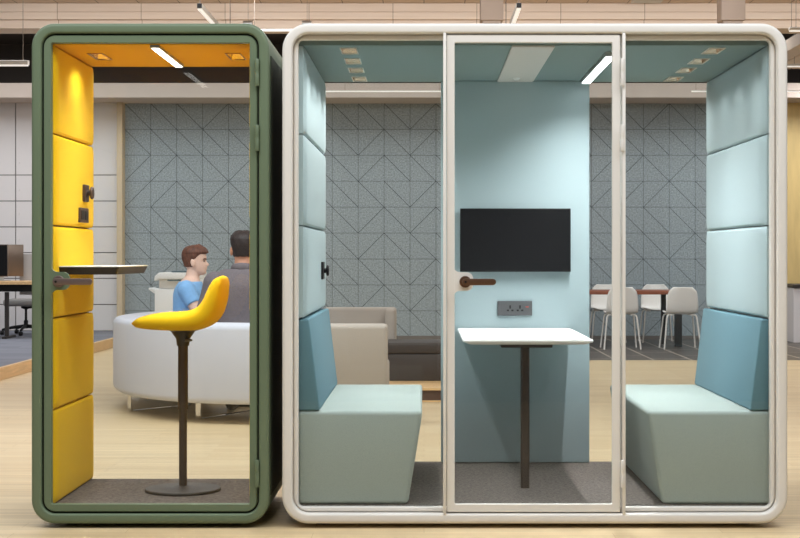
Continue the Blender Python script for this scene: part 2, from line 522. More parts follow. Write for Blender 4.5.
def cushion(bm, x0, x1, y0, y1, z0, z1, bulge_axis, side):
    """upholstered wall panel, soft edges, slightly crowned toward the room (side = +1/-1 along x)"""
    n, m_ = 10, 10
    loops = []
    depth = x1 - x0
    xw, xf = (x0, x1) if side > 0 else (x1, x0)
    g_ = []
    for i in range(n + 1):
        row = []
        for j in range(m_ + 1):
            u, v = i / n, j / m_
            # spacing denser at rim
            uu = 0.5 - 0.5 * math.cos(PI * u); vv = 0.5 - 0.5 * math.cos(PI * v)
            y = y0 + (y1 - y0) * uu; z = z0 + (z1 - z0) * vv
            e = min(uu * (y1 - y0), (1 - uu) * (y1 - y0), vv * (z1 - z0), (1 - vv) * (z1 - z0))
            t = min(e / 0.03, 1.0)
            k = math.sqrt(max(0.0, 1 - (1 - t) ** 2))
            x = xf - side * 0.012 * (1 - k)
            row.append(bm.verts.new((x, y, z)))
        g_.append(row)
    for i in range(n):
        for j in range(m_):
            bm.faces.new((g_[i][j], g_[i + 1][j], g_[i + 1][j + 1], g_[i][j + 1]))
    rim = [g_[i][0] for i in range(n + 1)] + [g_[n][j] for j in range(1, m_ + 1)] + [g_[i][m_] for i in range(n - 1, -1, -1)] + [g_[0][j] for j in range(m_ - 1, 0, -1)]
    back = [bm.verts.new((xw, v.co.y, v.co.z)) for v in rim]
    k = len(rim)
    for i in range(k):
        bm.faces.new((rim[i], rim[(i + 1) % k], back[(i + 1) % k], back[i]))
    bm.faces.new(back)

SEAMS = [0.100, 0.538, 0.962, 1.391, 1.816, 2.227]

def slot_light(x, ya, yb, zc_, half, mf, parent, name='ceiling_slot'):
    """open tray recessed into the ceiling, with a rim and a faceted warm reflector"""
    bm = bmesh.new()
    x0, x1 = x - half, x + half
    # rim
    w = 0.004
    for a, b, c, d in ((x0 - w, x1 + w, ya - w, ya), (x0 - w, x1 + w, yb, yb + w), (x0 - w, x0, ya, yb), (x1, x1 + w, ya, yb)):
        box(bm, a, b, c, d, zc_ - 0.004, zc_)
    t = 0.03
    rm = obj(name, bm, mf, parent)
    bm = bmesh.new()
    ym = (ya + yb) / 2
    vs = [(x0, ya, zc_), (x1, ya, zc_), (x1, yb, zc_), (x0, yb, zc_), (x0 + 0.012, ya + 0.03, zc_ + t), (x1 - 0.012, ya + 0.03, zc_ + t), (x1 - 0.012, yb - 0.03, zc_ + t), (x0 + 0.012, yb - 0.03, zc_ + t)]
    add(bm, vs, ((0, 1, 5, 4), (1, 2, 6, 5), (2, 3, 7, 6), (3, 0, 4, 7), (4, 5, 6, 7)))
    obj('reflector', bm, M['reflector'], rm)
    return rm

# ---- green single booth
GX0, GX1, GZ0, GZ1 = WX(31, Y0), WX(268.7, Y0), WZ(524, Y0), WZ(23, Y0)
GYB = 7.93
green = thing('phone_booth', 'narrow green phone booth lined with yellow padding', 'booth', ((GX0 + GX1) / 2, (Y0 + GYB) / 2, 0))
bm = bmesh.new(); frame_loft(bm, GX0, GX1, GZ0, GZ1, 0.108, shell_prof(0.046, GYB), 10)
sh = obj('shell', bm, M['green'], green, True)
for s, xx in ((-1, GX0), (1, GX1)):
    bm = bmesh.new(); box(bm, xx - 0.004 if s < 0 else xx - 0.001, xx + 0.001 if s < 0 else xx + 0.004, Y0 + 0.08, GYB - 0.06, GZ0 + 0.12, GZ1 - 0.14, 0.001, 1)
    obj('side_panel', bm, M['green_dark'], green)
bm = bmesh.new(); frame_loft(bm, GX0, GX1, GZ0, GZ1, 0.108, [(0.047, Y0 + 0.03), (0.06, Y0 + 0.03), (0.06, Y0 + 0.05), (0.047, Y0 + 0.05)], 10)
obj('gasket', bm, M['gasket'], green, True)
DO = 0.012
dg_ = [(0.053, Y0 + DO + 0.010), (0.055, Y0 + DO + 0.003), (0.058, Y0 + DO), (0.087, Y0 + DO), (0.089, Y0 + DO + 0.003), (0.089, Y0 + 0.046), (0.053, Y0 + 0.046)]
bm = bmesh.new()
# door ring: rounded outer corners, tight inner corners
loops = []
for ins, y in dg_:
    r = max(0.108 - ins, 0.008) if ins < 0.085 else 0.006
    loops.append([(p[0], y, p[1]) for p in rrect(GX0 + ins, GX1 - ins, GZ0 + ins, GZ1 - ins, r, 8)])
rings(bm, loops, close_v=True)
lock_tab(bm, WX(50, Y0), WX(68.5, Y0), WZ(290, Y0), WZ(272, Y0), Y0 + DO + 0.001, Y0 + DO + 0.022)
gdoor = obj('door', bm, M['green'], green, True)
bm = bmesh.new(); box(bm, GX0 + 0.085, GX1 - 0.085, Y0 + DO + 0.010, Y0 + DO + 0.018, GZ0 + 0.085, GZ1 - 0.085)
obj('door_glass', bm, M['glass'], gdoor)
door_handle(WX(58.3, Y0), WZ(281.5, Y0), 0.166, M['taupe_metal'], M['black'], gdoor)
for a, b in ((86, 59), (151, 125), (487, 460)):
    hinge(WX(257, Y0), WZ(a, Y0), WZ(b, Y0), M['green'], gdoor)
# back frame and back glass
bm = bmesh.new(); frame_loft(bm, GX0, GX1, GZ0, GZ1, 0.108, [(0.047, GYB - 0.05), (0.062, GYB - 0.05), (0.062, GYB - 0.005), (0.047, GYB - 0.005)], 6)
obj('back_frame', bm, M['green'], green, True)
bm = bmesh.new(); box(bm, GX0 + 0.055, GX1 - 0.055, GYB - 0.035, GYB - 0.025, GZ0 + 0.055, GZ1 - 0.055)
obj('back_glass', bm, M['glass'], green)
GYI = GYB - 0.051
# floor with carpet
bm = bmesh.new(); box(bm, GX0 + 0.047, GX1 - 0.047, Y0 + 0.052, GYI, GZ0 + 0.047, 0.100)
obj('carpet', bm, M['carpet'], green)
# yellow wall cushions
gxl, gxr = -1.701, GX1 - 0.097
for j in range(5):
    bm = bmesh.new(); cushion(bm, GX0 + 0.047, gxl, Y0 + 0.052, GYI, SEAMS[j] + 0.004, SEAMS[j + 1] - 0.004, 'x', 1)
    obj('wall_cushion', bm, M['yellow'], green, True)
    bm = bmesh.new(); cushion(bm, gxr, GX1 - 0.047, Y0 + 0.052, GYI, SEAMS[j] + 0.004, SEAMS[j + 1] - 0.004, 'x', -1)
    obj('wall_cushion', bm, M['yellow'], green, True)
# ceiling with two slots
def yy(py, z=2.227): return (z - H) * F / (256.0 - py)
gs = [-1.586, -0.921]
holes = [(gs[0] - 0.034, gs[0] + 0.034, 7.35, 7.575), (gs[1] - 0.034, gs[1] + 0.034, 7.35, 7.575)]
bm = bmesh.new(); slab_with_holes(bm, GX0 + 0.047, GX1 - 0.047, Y0 + 0.052, GYI, 2.227, 2.272, holes)
obj('ceiling_panel', bm, M['yellow_shaded'], green)
for x in gs: slot_light(x, 7.35, 7.575, 2.227, 0.034, M['slot_bronze'], green)
# linear light
gx = -1.247
bm = bmesh.new(); box(bm, gx - 0.022, gx + 0.022, 7.06, 7.79, 2.213, 2.2275, 0.002, 1)
gl = obj('linear_light', bm, M['alu'], green)
bm = bmesh.new(); box(bm, gx - 0.016, gx + 0.016, 7.08, 7.77, 2.2105, 2.2135)
obj('diffuser', bm, M['led'], gl)
# desk shelf
dx1 = -1.420
bm = bmesh.new()
prism(bm, rrect(gxl - 0.006, dx1, 7.11, GYI - 0.01, 0.012, 4), 'z', 1.198, 1.203, 0.001, 1)
ds = obj('desk_top', bm, M['desk_white'], green, True)
bm = bmesh.new()
lo = [[(p[0], p[1], 1.1975) for p in rrect(gxl - 0.006, dx1 - 0.002, 7.112, GYI - 0.012, 0.012, 4)],
      [(p[0], p[1], 1.163) for p in rrect(gxl - 0.006, dx1 - 0.018, 7.128, GYI - 0.028, 0.012, 4)]]
rings(bm, lo)
obj('desk_underside', bm, M['desk_edge'], ds)
# coat knob and switch plate on the padding
bm = bmesh.new()
prism(bm, rrect(7.60, 7.70, WZ(202, 7.66), WZ(185, 7.66), 0.006, 3), 'x', gxl - 0.004, gxl + 0.012, 0.002, 1)
lathe(bm, [(0.0, 0.01), (0.014, 0.01), (0.014, 0.024), (0.03, 0.028), (0.032, 0.034), (0.028, 0.04), (0.0, 0.042)], (gxl, 7.665, WZ(193, 7.66)), 20, 'x')
obj('coat_knob', bm, M['socket_brown'], green, True)
bm = bmesh.new()
prism(bm, rrect(7.51, 7.70, WZ(222.6, 7.6), WZ(208, 7.6), 0.006, 3), 'x', gxl - 0.004, gxl + 0.010, 0.002, 1)
sw = obj('switch_plate', bm, M['socket_brown'], green, True)
bm = bmesh.new(); zc_ = WZ(215.3, 7.6)
for a, b in ((7.53, 7.595), (7.615, 7.68)):
    box(bm, gxl + 0.009, gxl + 0.0125, a, b, zc_ - 0.022, zc_ + 0.022, 0.001, 1)
obj('switch_button', bm, M['black'], sw)
# feet
for fx in (GX0 + 0.16, GX1 - 0.16):
    for fy in (Y0 + 0.14, GYB - 0.14):
        bm = bmesh.new(); lathe(bm, [(0.0, 0.0), (0.03, 0.0), (0.03, GZ0 + 0.002), (0.0, GZ0 + 0.002)], (fx, fy, 0), 16)
        obj('foot', bm, M['gasket'], green)

# ---- white meeting booth
WX0, WX1, WZ0, WZ1 = WX(282, Y0), WX(788, Y0), GZ0, GZ1
WYB = 8.62; WYI = 8.57
white = thing('meeting_booth', 'wide off-white meeting booth lined with pale teal padding', 'booth', ((WX0 + WX1) / 2, (Y0 + WYB) / 2, 0))
bm = bmesh.new(); frame_loft(bm, WX0, WX1, WZ0, WZ1, 0.122, shell_prof(0.046, WYB), 10)
obj('shell', bm, M['white'], white, True)
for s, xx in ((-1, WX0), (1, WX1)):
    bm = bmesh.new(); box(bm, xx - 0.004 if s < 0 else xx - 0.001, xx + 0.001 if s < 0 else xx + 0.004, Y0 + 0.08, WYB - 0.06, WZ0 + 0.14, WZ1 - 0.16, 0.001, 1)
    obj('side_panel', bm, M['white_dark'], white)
fr = [(0.0465, Y0 + 0.052), (0.052, Y0 + 0.042), (0.057, Y0 + 0.038), (0.068, Y0 + 0.038), (0.071, Y0 + 0.042), (0.071, Y0 + 0.078), (0.0465, Y0 + 0.078)]
bm = bmesh.new()
loops = []
for ins, y in fr:
    r = 0.122 - ins if ins < 0.066 else 0.022
    loops.append([(p[0], y, p[1]) for p in rrect(WX0 + ins, WX1 - ins, WZ0 + ins, WZ1 - ins, r, 8)])
rings(bm, loops, close_v=True)
obj('front_frame', bm, M['white'], white, True)
px1a, px1b = WX(443.2, Y0), WX(446.3, Y0)
px2a, px2b = WX(622.4, Y0), WX(625.6, Y0)
zt_, zb_ = WZ1 - 0.046, WZ0 + 0.046
for a, b in ((px1a, px1b), (px2a, px2b)):
    bm = bmesh.new(); box(bm, a, b, Y0 - 0.004, Y0 + 0.078, zb_, zt_, 0.003, 2)
    obj('mullion', bm, M['white'], white, True)
zg0, zg1 = WZ0 + 0.068, WZ1 - 0.068
for a, b in ((WX0 + 0.068, px1a + 0.001), (px2b - 0.001, WX1 - 0.068)):
    bm = bmesh.new(); box(bm, a, b, Y0 + 0.056, Y0 + 0.066, zg0, zg1)
    obj('side_light_glass', bm, M['glass'], white)
# glazed door
ddx0, ddx1, ddz0, ddz1 = px1b + 0.002, WX(620.6, Y0), WZ(512.6, Y0), WZ(34.2, Y0)
wd = [(0.0, Y0 + DO + 0.003), (0.003, Y0 + DO), (0.0345, Y0 + DO), (0.0365, Y0 + DO + 0.002), (0.0365, Y0 + 0.036), (0.0, Y0 + 0.036)]
bm = bmesh.new()
loops = [[(p[0], y, p[1]) for p in rrect(ddx0 + i_, ddx1 - i_, ddz0 + i_, ddz1 - i_, 0.006, 3)] for i_, y in wd]
rings(bm, loops, close_v=True)
lock_tab(bm, WX(453.5, Y0), WX(473.3, Y0), WZ(291, Y0), WZ(272.2, Y0), Y0 + DO + 0.001, Y0 + DO + 0.02)
wdoor = obj('door', bm, M['white'], white, True)
bm = bmesh.new(); box(bm, ddx0 + 0.033, ddx1 - 0.033, Y0 + DO + 0.008, Y0 + DO + 0.016, ddz0 + 0.033, ddz1 - 0.033)
obj('door_glass', bm, M['glass'], wdoor)
door_handle(WX(465.3, Y0), WZ(281.8, Y0), 0.139, M['bronze'], M['black'], wdoor)
for a, b in ((86, 59), (151, 125), (487, 460)):
    hinge(WX(622.3, Y0), WZ(a, Y0), WZ(b, Y0), M['white'], wdoor, Y0 - 0.010)
# back frame, back glass, back panel
bm = bmesh.new(); frame_loft(bm, WX0, WX1, WZ0, WZ1, 0.122, [(0.047, WYI), (0.062, WYI), (0.062, WYB - 0.005), (0.047, WYB - 0.005)], 6)
obj('back_frame', bm, M['white'], white, True)
bpx0, bpx1 = 0.095, 0.923
for a, b in ((WX0 + 0.055, bpx0), (bpx1, WX1 - 0.055)):
    bm = bmesh.new(); box(bm, a, b, WYI + 0.012, WYI + 0.022, WZ0 + 0.055, WZ1 - 0.055)
    obj('back_glass', bm, M['glass'], white)
bm = bmesh.new(); box(bm, bpx0, bpx1, WYI - 0.06, WYI + 0.03, 0.098, 2.226, 0.006, 3)
obj('back_panel', bm, M['teal'], white, True)
bm = bmesh.new(); box(bm, WX0 + 0.047, WX1 - 0.047, Y0 + 0.080, WYI, WZ0 + 0.047, 0.096)
obj('carpet', bm, M['carpet'], white)
wxl, wxr = -0.549, 1.579
for j in range(2, 5):
    bm = bmesh.new(); cushion(bm, WX0 + 0.047, wxl, Y0 + 0.080, WYI, SEAMS[j] + 0.003, SEAMS[j + 1] - 0.003, 'x', 1)
    obj('wall_cushion', bm, M['teal'], white, True)
    bm = bmesh.new(); cushion(bm, wxr, WX1 - 0.047, Y0 + 0.080, WYI, SEAMS[j] + 0.003, SEAMS[j + 1] - 0.003, 'x', -1)
    obj('wall_cushion', bm, M['teal'], white, True)
sx = (-0.356, 1.376); sy = (7.26, 7.645, 8.016, 8.414)
holes = [(x - 0.036, x + 0.036, y - 0.1, y + 0.1) for x in sx for y in sy]
bm = bmesh.new(); slab_with_holes(bm, WX0 + 0.047, WX1 - 0.047, Y0 + 0.080, WYI, 2.227, 2.272, holes)
obj('ceiling_panel', bm, M['teal_ceiling'], white)
for x in sx:
    for y in sy: slot_light(x, y - 0.1, y + 0.1, 2.227, 0.036, M['slot_frame'], white)
bm = bmesh.new(); box(bm, 0.408, 0.608, Y0 + 0.080, WYI - 0.062, 2.219, 2.2275, 0.002, 1)
vp = obj('ventilation_panel', bm, M['grey_panel'], white)
bm = bmesh.new(); lathe(bm, [(0.0, -0.012), (0.012, -0.012), (0.02, -0.004), (0.02, 0.0), (0.0, 0.0)], (0.503, 8.30, 2.2195), 16)
obj('sensor', bm, M['desk_white'], vp)
bm = bmesh.new(); box(bm, 0.868, 0.922, 7.30, 8.46, 2.206, 2.2275, 0.002, 1)
wl = obj('linear_light', bm, M['alu'], white)
bm = bmesh.new(); box(bm, 0.874, 0.916, 7.33, 8.44, 2.203, 2.2065)
obj('diffuser', bm, M['led_teal'], wl)
# socket plate on the back panel
bpy_ = WYI - 0.06
sa, sb, sc_, sd = WX(497.5, bpy_), WX(532, bpy_), WZ(315.5, bpy_), WZ(301, bpy_)
bm = bmesh.new(); box(bm, sa, sb, bpy_ - 0.014, bpy_ + 0.002, sc_, sd, 0.002, 1)
so = obj('socket_plate', bm, M['socket'], white)
def pin_holes(cx, cz):
    bm = bmesh.new()
    for ax, az, w_, h_ in ((0, 0.009, 0.0045, 0.009), (-0.0125, -0.010, 0.006, 0.0045), (0.0125, -0.010, 0.006, 0.0045)):
        box(bm, cx + ax - w_, cx + ax + w_, bpy_ - 0.0155, bpy_ - 0.0135, cz + az - h_, cz + az + h_)
    obj('pin_holes', bm, M['black'], so)
pin_holes(WX(510, bpy_), WZ(308.5, bpy_)); pin_holes(WX(519.8, bpy_), WZ(308.5, bpy_))
bm = bmesh.new(); xk, zk = WX(527, bpy_), WZ(307, bpy_)
box(bm, xk - 0.008, xk + 0.008, bpy_ - 0.0155, bpy_ - 0.0135, zk - 0.002, zk + 0.004)
obj('indicator_light', bm, M['red_dot'], so)
# coat knob left wall
zk = WZ(270.5, 8.24)
bm = bmesh.new()
prism(bm, rrect(8.14, 8.28, zk - 0.047, zk + 0.047, 0.006, 3), 'x', wxl - 0.004, wxl + 0.010, 0.002, 1)
lathe(bm, [(0.0, 0.009), (0.014, 0.009), (0.014, 0.02), (0.028, 0.024), (0.03, 0.03), (0.026, 0.036), (0.0, 0.038)], (wxl, 8.24, zk), 20, 'x')
obj('coat_knob', bm, M['black'], white, True)
for fx in (WX0 + 0.18, WX1 - 0.18):
    for fy in (Y0 + 0.14, WYB - 0.14):
        bm = bmesh.new(); lathe(bm, [(0.0, 0.0), (0.035, 0.0), (0.035, WZ0 + 0.002), (0.0, WZ0 + 0.002)], (fx, fy, 0), 16)
        obj('foot', bm, M['gasket'], white)

# ---- screen on the back panel
ya = bpy_ - 0.045
bm = bmesh.new()
xa, xb, za, zb = WX(460.2, ya), WX(570.8, ya), WZ(271.8, ya), WZ(208.4, ya)
box(bm, xa, xb, ya, ya + 0.03, za, zb, 0.003, 2)
box(bm, xa + 0.14, xb - 0.14, ya + 0.029, bpy_ - 0.001, za + 0.08, zb - 0.08)
tv = thing('wall_television', 'black flat television hung on the teal back panel', 'television', ((xa + xb) / 2, ya + 0.02, za))
obj('housing', bm, M['black'], tv, True)
bm = bmesh.new(); box(bm, xa + 0.006, xb - 0.006, ya - 0.0012, ya + 0.001, za + 0.008, zb - 0.006)
obj('screen', bm, M['screen'], tv)

# ---- meeting table
tx0, tx1, ty0, ty1, tz = 0.186, 0.812, 7.29, 8.50, 0.849
table = thing('meeting_table', 'slim white table on one dark column inside the white booth', 'table', (0.503, 7.6, 0.096))
bm = bmesh.new()
lo = []
for ins, z in ((0.002, tz), (0.0, tz - 0.003), (0.0, tz - 0.010), (0.03, tz - 0.024)):
    lo.append([(p[0], p[1], z) for p in rrect(tx0 + ins, tx1 - ins, ty0 + ins, ty1 - ins * 0.2, 0.03, 6)])
rings(bm, lo)
obj('table_top', bm, M['desk_white'], table, True, auto=25)
bm = bmesh.new()
prism(bm, rrect(0.481, 0.525, 7.578, 7.622, 0.012, 4), 'z', 0.0962, tz - 0.04)
obj('column', bm, M['column'], table, True)
bm = bmesh.new(); box(bm, 0.375, 0.625, 7.42, 7.78, tz - 0.045, tz - 0.024, 0.003, 1)
obj('mounting_plate', bm, M['dark_metal'], table)

# ---- benches
def bench(side, label):
    """side = +1 seat faces +x (left bench), -1 mirrored"""
    cx = 0.5155
    def X(x): return x if side > 0 else 2 * cx - x
    root = thing('booth_bench', label, 'bench', (X(-0.28), 7.8, 0.096), 'facing benches in the white booth')
    y0, y1 = 7.082, 8.555
    bm = bmesh.new()
    pts = [(X(-0.591), 0.097), (X(-0.074), 0.097), (X(-0.006), 0.531), (X(-0.591), 0.531)]
    if side < 0: pts = pts[::-1]
    prism(bm, pts, 'y', y0, y1, 0.022, 4)
    obj('seat_base', bm, M['teal_bench'], root, True, auto=50)
    bm = bmesh.new()
    pts = [(X(-0.591), 0.532), (X(-0.484), 0.532), (X(-0.534), 0.956), (X(-0.591), 0.956)]
    if side < 0: pts = pts[::-1]
    prism(bm, pts, 'y', y0 + 0.004, y1, 0.008, 3)
    obj('backrest', bm, M['blue'], root, True, auto=50, label='darker blue wedge backrest')
    return root
bench(1, 'teal upholstered bench with blue backrest, nearest the green booth')
bench(-1, 'teal upholstered bench with blue backrest, under the hinged side of the booth door')

# ---- yellow stool
SY = 7.48; SX = WX(183, SY)
stool = thing('bar_stool', 'yellow upholstered low-back stool on a dark round base', 'stool', (SX, SY, 0.1))
bm = bmesh.new(); lathe(bm, [(0.0, 0.0), (0.180, 0.0), (0.184, 0.004), (0.184, 0.010), (0.180, 0.014), (0.05, 0.019), (0.03, 0.026), (0.0, 0.026)], (SX, SY, 0.1005), 56)
obj('base', bm, M['dark_metal'], stool, True)
bm = bmesh.new(); lathe(bm, [(0.0, 0.12), (0.0195, 0.12), (0.0195, 0.52), (0.0, 0.52)], (SX, SY, 0), 24)
col = obj('column', bm, M['column'], stool, True)
bm = bmesh.new(); lathe(bm, [(0.0, 0.50), (0.024, 0.50), (0.0245, 0.505), (0.0245, 0.84), (0.0, 0.84)], (SX, SY, 0), 24)
obj('sleeve', bm, M['column'], col, True)
bm = bmesh.new()
lathe(bm, [(0.0, 0.81), (0.030, 0.81), (0.034, 0.845), (0.06, 0.882), (0.11, 0.896), (0.0, 0.897)], (SX, SY, 0), 24)
obj('seat_mount', bm, M['dark_metal'], stool, True)
bm = bmesh.new(); tube(bm, [(SX + 0.02, SY - 0.03, 0.85), (SX + 0.05, SY - 0.06, 0.84), (SX + 0.03, SY - 0.16, 0.845)], 0.006, 8)
obj('lever', bm, M['dark_metal'], stool, True)
def sp(px, py): return ((px - 183) * SY / F, WZ(py, SY))
top = [(135.2, 321.4), (142, 316.8), (158, 313), (183, 311.3), (198, 307.3), (205.5, 299), (210.6, 287.7), (215.5, 279.6), (220.5, 276.6)]
bot = [(135.6, 324.2), (142, 327.6), (163, 329.7), (193, 329.9), (208.5, 326.8), (219, 318), (225, 303), (227.2, 286), (226.4, 278.6)]
hw = [0.10, 0.155, 0.19, 0.205, 0.205, 0.20, 0.19, 0.165, 0.125]
st = catmull([sp(*a) + sp(*b) + (w,) for a, b, w in zip(top, bot, hw)], 5)
loops = []
def stool_ring(tx, tz_, bx, bz, w, k=1.0):
    lp = []
    cx, cz = (tx + bx) / 2, (tz_ + bz) / 2
    ux, uz = (tx - bx) / 2 * k, (tz_ - bz) / 2 * k
    n = 28
    for i in range(n):
        a = 2 * PI * i / n
        c, s = math.cos(a), math.sin(a)
        e = 0.6
        yv = w * k * math.copysign(abs(c) ** e, c); t = math.copysign(abs(s) ** 0.75, s)
        lp.append((SX + cx + ux * t, SY + yv, cz + uz * t))
    return lp
loops.append(stool_ring(*st[0], k=0.55) )
for s_ in st: loops.append(stool_ring(*s_))
e_ = list(st[-1]); mx_, mz_ = (e_[0] + e_[2]) / 2 + 0.002, (e_[1] + e_[3]) / 2 + 0.006
loops.append(stool_ring(e_[0] + 0.004, e_[1] + 0.006, e_[2] - 0.002, e_[3] + 0.006, e_[4] * 0.9, 0.6))
bm = bmesh.new(); rings(bm, loops)
obj('seat', bm, M['yellow_seat'], stool, True, auto=70)

# ------------------------------------------------------------------ lounge behind
# grey curved sofa: half ellipse in plan
ECX, ECY, EA, EB = -1.2, 13.1, 1.42, 1.85
def curved(prof, a0, a1, n, xend=None):
    """prof: list of (offset from outer face inwards, z); sweep along the half ellipse"""
    loops = []
    if xend is not None:   # straight run first
        loops.append([(xend, ECY - EB + off, z) for off, z in prof])
    for i in range(n + 1):
        a = math.radians(a0 + (a1 - a0) * i / n)
        px, py = ECX + EA * math.cos(a), ECY + EB * math.sin(a)
        nx, ny = math.cos(a) / EA, math.sin(a) / EB
        L = math.hypot(nx, ny); nx /= L; ny /= L
        loops.append([(px - nx * off, py - ny * off, z) for off, z in prof])
    if xend is not None:
        loops.append([(xend, ECY + EB - off, z) for off, z in prof])
    return loops
def rsec(o0, o1, z0, z1, r, n=4):
    return rrect(o0, o1, z0, z1, r, n)
sofa = thing('curved_sofa', 'large light grey curved sofa on chrome sled legs behind the green booth', 'sofa', (-1.6, 13.1, 0))
bm = bmesh.new(); rings(bm, curved(rsec(0.0, 0.30, 0.149, 0.747, 0.05), 270, 90, 48, -0.985))
obj('backrest', bm, M['sofa_grey'], sofa, True)
bm = bmesh.new(); rings(bm, curved(rsec(0.302, 0.85, 0.149, 0.45, 0.04), 270, 90, 48, -0.985))
obj('seat', bm, M['sofa_grey'], sofa, True)
def sled(p, q, parent):
    bm = bmesh.new()
    p = Vector((p[0], p[1], 0)); q = Vector((q[0], q[1], 0))
    d = (q - p).normalized(); n = Vector((-d.y, d.x, 0)) * 0.022
    t = 0.008
    # flat strip outline in the plane of d and z, extruded along n
    pts = []
    outer = [(0.0, 0.152), (0.0, 0.03), (0.008, 0.010), (0.03, 0.0), ((q - p).length - 0.03, 0.0), ((q - p).length - 0.008, 0.010), ((q - p).length, 0.03), ((q - p).length, 0.152)]
    L = (q - p).length
    inner = [(L - t, 0.152), (L - t, 0.032), (L - 0.014, 0.016), (L - 0.032, t), (0.032, t), (0.014, 0.016), (t, 0.032), (t, 0.152)]
    poly = outer + inner
    A = [bm.verts.new(p + d * u + Vector((0, 0, z)) + n) for u, z in poly]
    B = [bm.verts.new(p + d * u + Vector((0, 0, z)) - n) for u, z in poly]
    k = len(poly)
    for i in range(k):
        bm.faces.new((A[i], A[(i + 1) % k], B[(i + 1) % k], B[i]))
    m_ = len(outer)
    for i in range(m_ - 1):
        j = k - 1 - i
        bm.faces.new((A[i], A[i + 1], A[j - 1], A[j])); bm.faces.new((B[i], B[i + 1], B[j - 1], B[j]))
    return obj('sled_leg', bm, M['chrome'], parent, label='chrome sled leg')
sled((-2.37, 12.27), (-1.95, 12.75), sofa)
sled((-1.725, 11.65), (-1.36, 12.35), sofa)
sled((-2.30, 14.0), (-1.85, 13.6), sofa)
sled((-1.25, 14.7), (-1.25, 14.0), sofa)

# beige end modules
def module(y_out, y_in, name_label, arm, far):
    """straight sofa module: backrest along x, seat toward the middle"""
    x0, x1 = -0.98, -0.27
    r = thing('sofa_module', name_label, 'sofa', ((x0 + x1) / 2, (y_out + y_in) / 2, 0))
    s = 1 if y_in > y_out else -1
    a, b = sorted((y_out, y_out + s * 0.30))
    bm = bmesh.new(); box(bm, x0, x1, a, b, 0.149, 0.747, 0.03, 4); obj('backrest', bm, M['sofa_beige'], r, True)
    a, b = sorted((y_out + s * 0.302, y_in))
    bm = bmesh.new(); box(bm, x0, x1 - (0.1 if arm else 0.0), a, b, 0.149, 0.45, 0.03, 4); obj('seat', bm, M['sofa_beige'], r, True)
    if arm:
        a, b = sorted((y_out + s * 0.303, y_out + s * 0.62))
        bm = bmesh.new(); box(bm, x1 - 0.098, x1, a, b, 0.149, 0.747, 0.03, 4); obj('armrest', bm, M['sofa_beige'], r, True)
    for lx in (x0 + 0.12, x1 - 0.12):
        for ly in (y_out + s * 0.1, y_in - s * 0.1):
            bm = bmesh.new(); lathe(bm, [(0.0, 0.0), (0.016, 0.0), (0.02, 0.151), (0.0, 0.151)], (lx, ly, 0), 12)
            obj('leg', bm, M['chrome'], r)
    return r
module(11.13, 11.95, 'beige straight sofa end with its back to the white booth', False, False)
module(15.06, 14.25, 'beige sofa end with armrest, against the felt wall side of the seating', True, True)

# low oak platform and dark bench
bm = bmesh.new()
box(bm, -0.348, 0.95, 13.07, 14.43, 0.098, 0.120, 0.003, 1, 0)
box(bm, -0.338, 0.94, 13.09, 14.41, 0.012, 0.098, 0, 1, 1)
box(bm, -0.348, 0.95, 13.07, 14.43, 0.0, 0.012, 0, 1, 0)
pl = obj('low_platform', bm, [M['plat_wood'], M['plat_dark']])
tag(pl, 'low oak platform with dark riser under the brown bench', 'platform')
bq = thing('leather_bench', 'dark brown backless leather bench on the low oak platform', 'bench', (0.3, 14.0, 0.12))
bm = bmesh.new(); box(bm, -0.342, 0.9, 13.8, 14.42, 0.1205, 0.36, 0.006, 2); obj('base', bm, M['leather'], bq, True)
bm = bmesh.new(); box(bm, -0.345, 0.9, 13.8, 14.42, 0.361, 0.466, 0.022, 4); obj('cushion', bm, M['leather'], bq, True)

# copier
cy = 18.0
cp = thing('photocopier', 'white office photocopier with side tray beyond the grey sofa', 'photocopier', (-2.9, 18.3, 0))
xa, xb = WX(154.5, cy), WX(200, cy)
bm = bmesh.new(); box(bm, xa, xb, cy, cy + 0.6, 0.03, WZ(289, cy), 0.012, 2); obj('cabinet', bm, M['copier'], cp, True)
bm = bmesh.new(); box(bm, xa + 0.05, xb, cy + 0.02, cy + 0.58, WZ(288.9, cy), WZ(279, cy), 0.01, 2); obj('engine', bm, M['copier'], cp, True)
bm = bmesh.new()
prism(bm, [(xa, WZ(281, cy)), (xa + 0.06, WZ(279, cy)), (xb, WZ(279, cy)), (xb, WZ(272.5, cy)), (xa + 0.06, WZ(272.5, cy)), (xa + 0.01, WZ(276, cy))], 'y', cy - 0.04, cy + 0.58, 0.006, 2)
obj('scanner_head', bm, M['copier'], cp, True)
bm = bmesh.new(); box(bm, WX(172, cy), xb, cy - 0.03, cy + 0.5, WZ(272.4, cy), WZ(271, cy), 0.003, 1)
box(bm, WX(168, cy), xb, cy - 0.046, cy - 0.038, WZ(281, cy), WZ(279.6, cy))
obj('scanner_lid', bm, M['copier_dark'], cp, True)
bm = bmesh.new()
prism(bm, [(xa - 0.085, WZ(288, cy)), (xa + 0.002, WZ(290, cy)), (xa + 0.002, WZ(294, cy)), (xa - 0.03, WZ(293, cy)), (xa - 0.085, WZ(289.5, cy))], 'y', cy + 0.08, cy + 0.45, 0.003, 1)
obj('side_tray', bm, M['copier'], cp, True)
for fx in (xa + 0.05, xb - 0.05):
    for fy in (cy + 0.08, cy + 0.52):
        bm = bmesh.new(); lathe(bm, [(0.0, 0.0), (0.025, 0.0), (0.025, 0.034), (0.0, 0.034)], (fx, fy, 0), 12); obj('caster', bm, M['black'], cp)

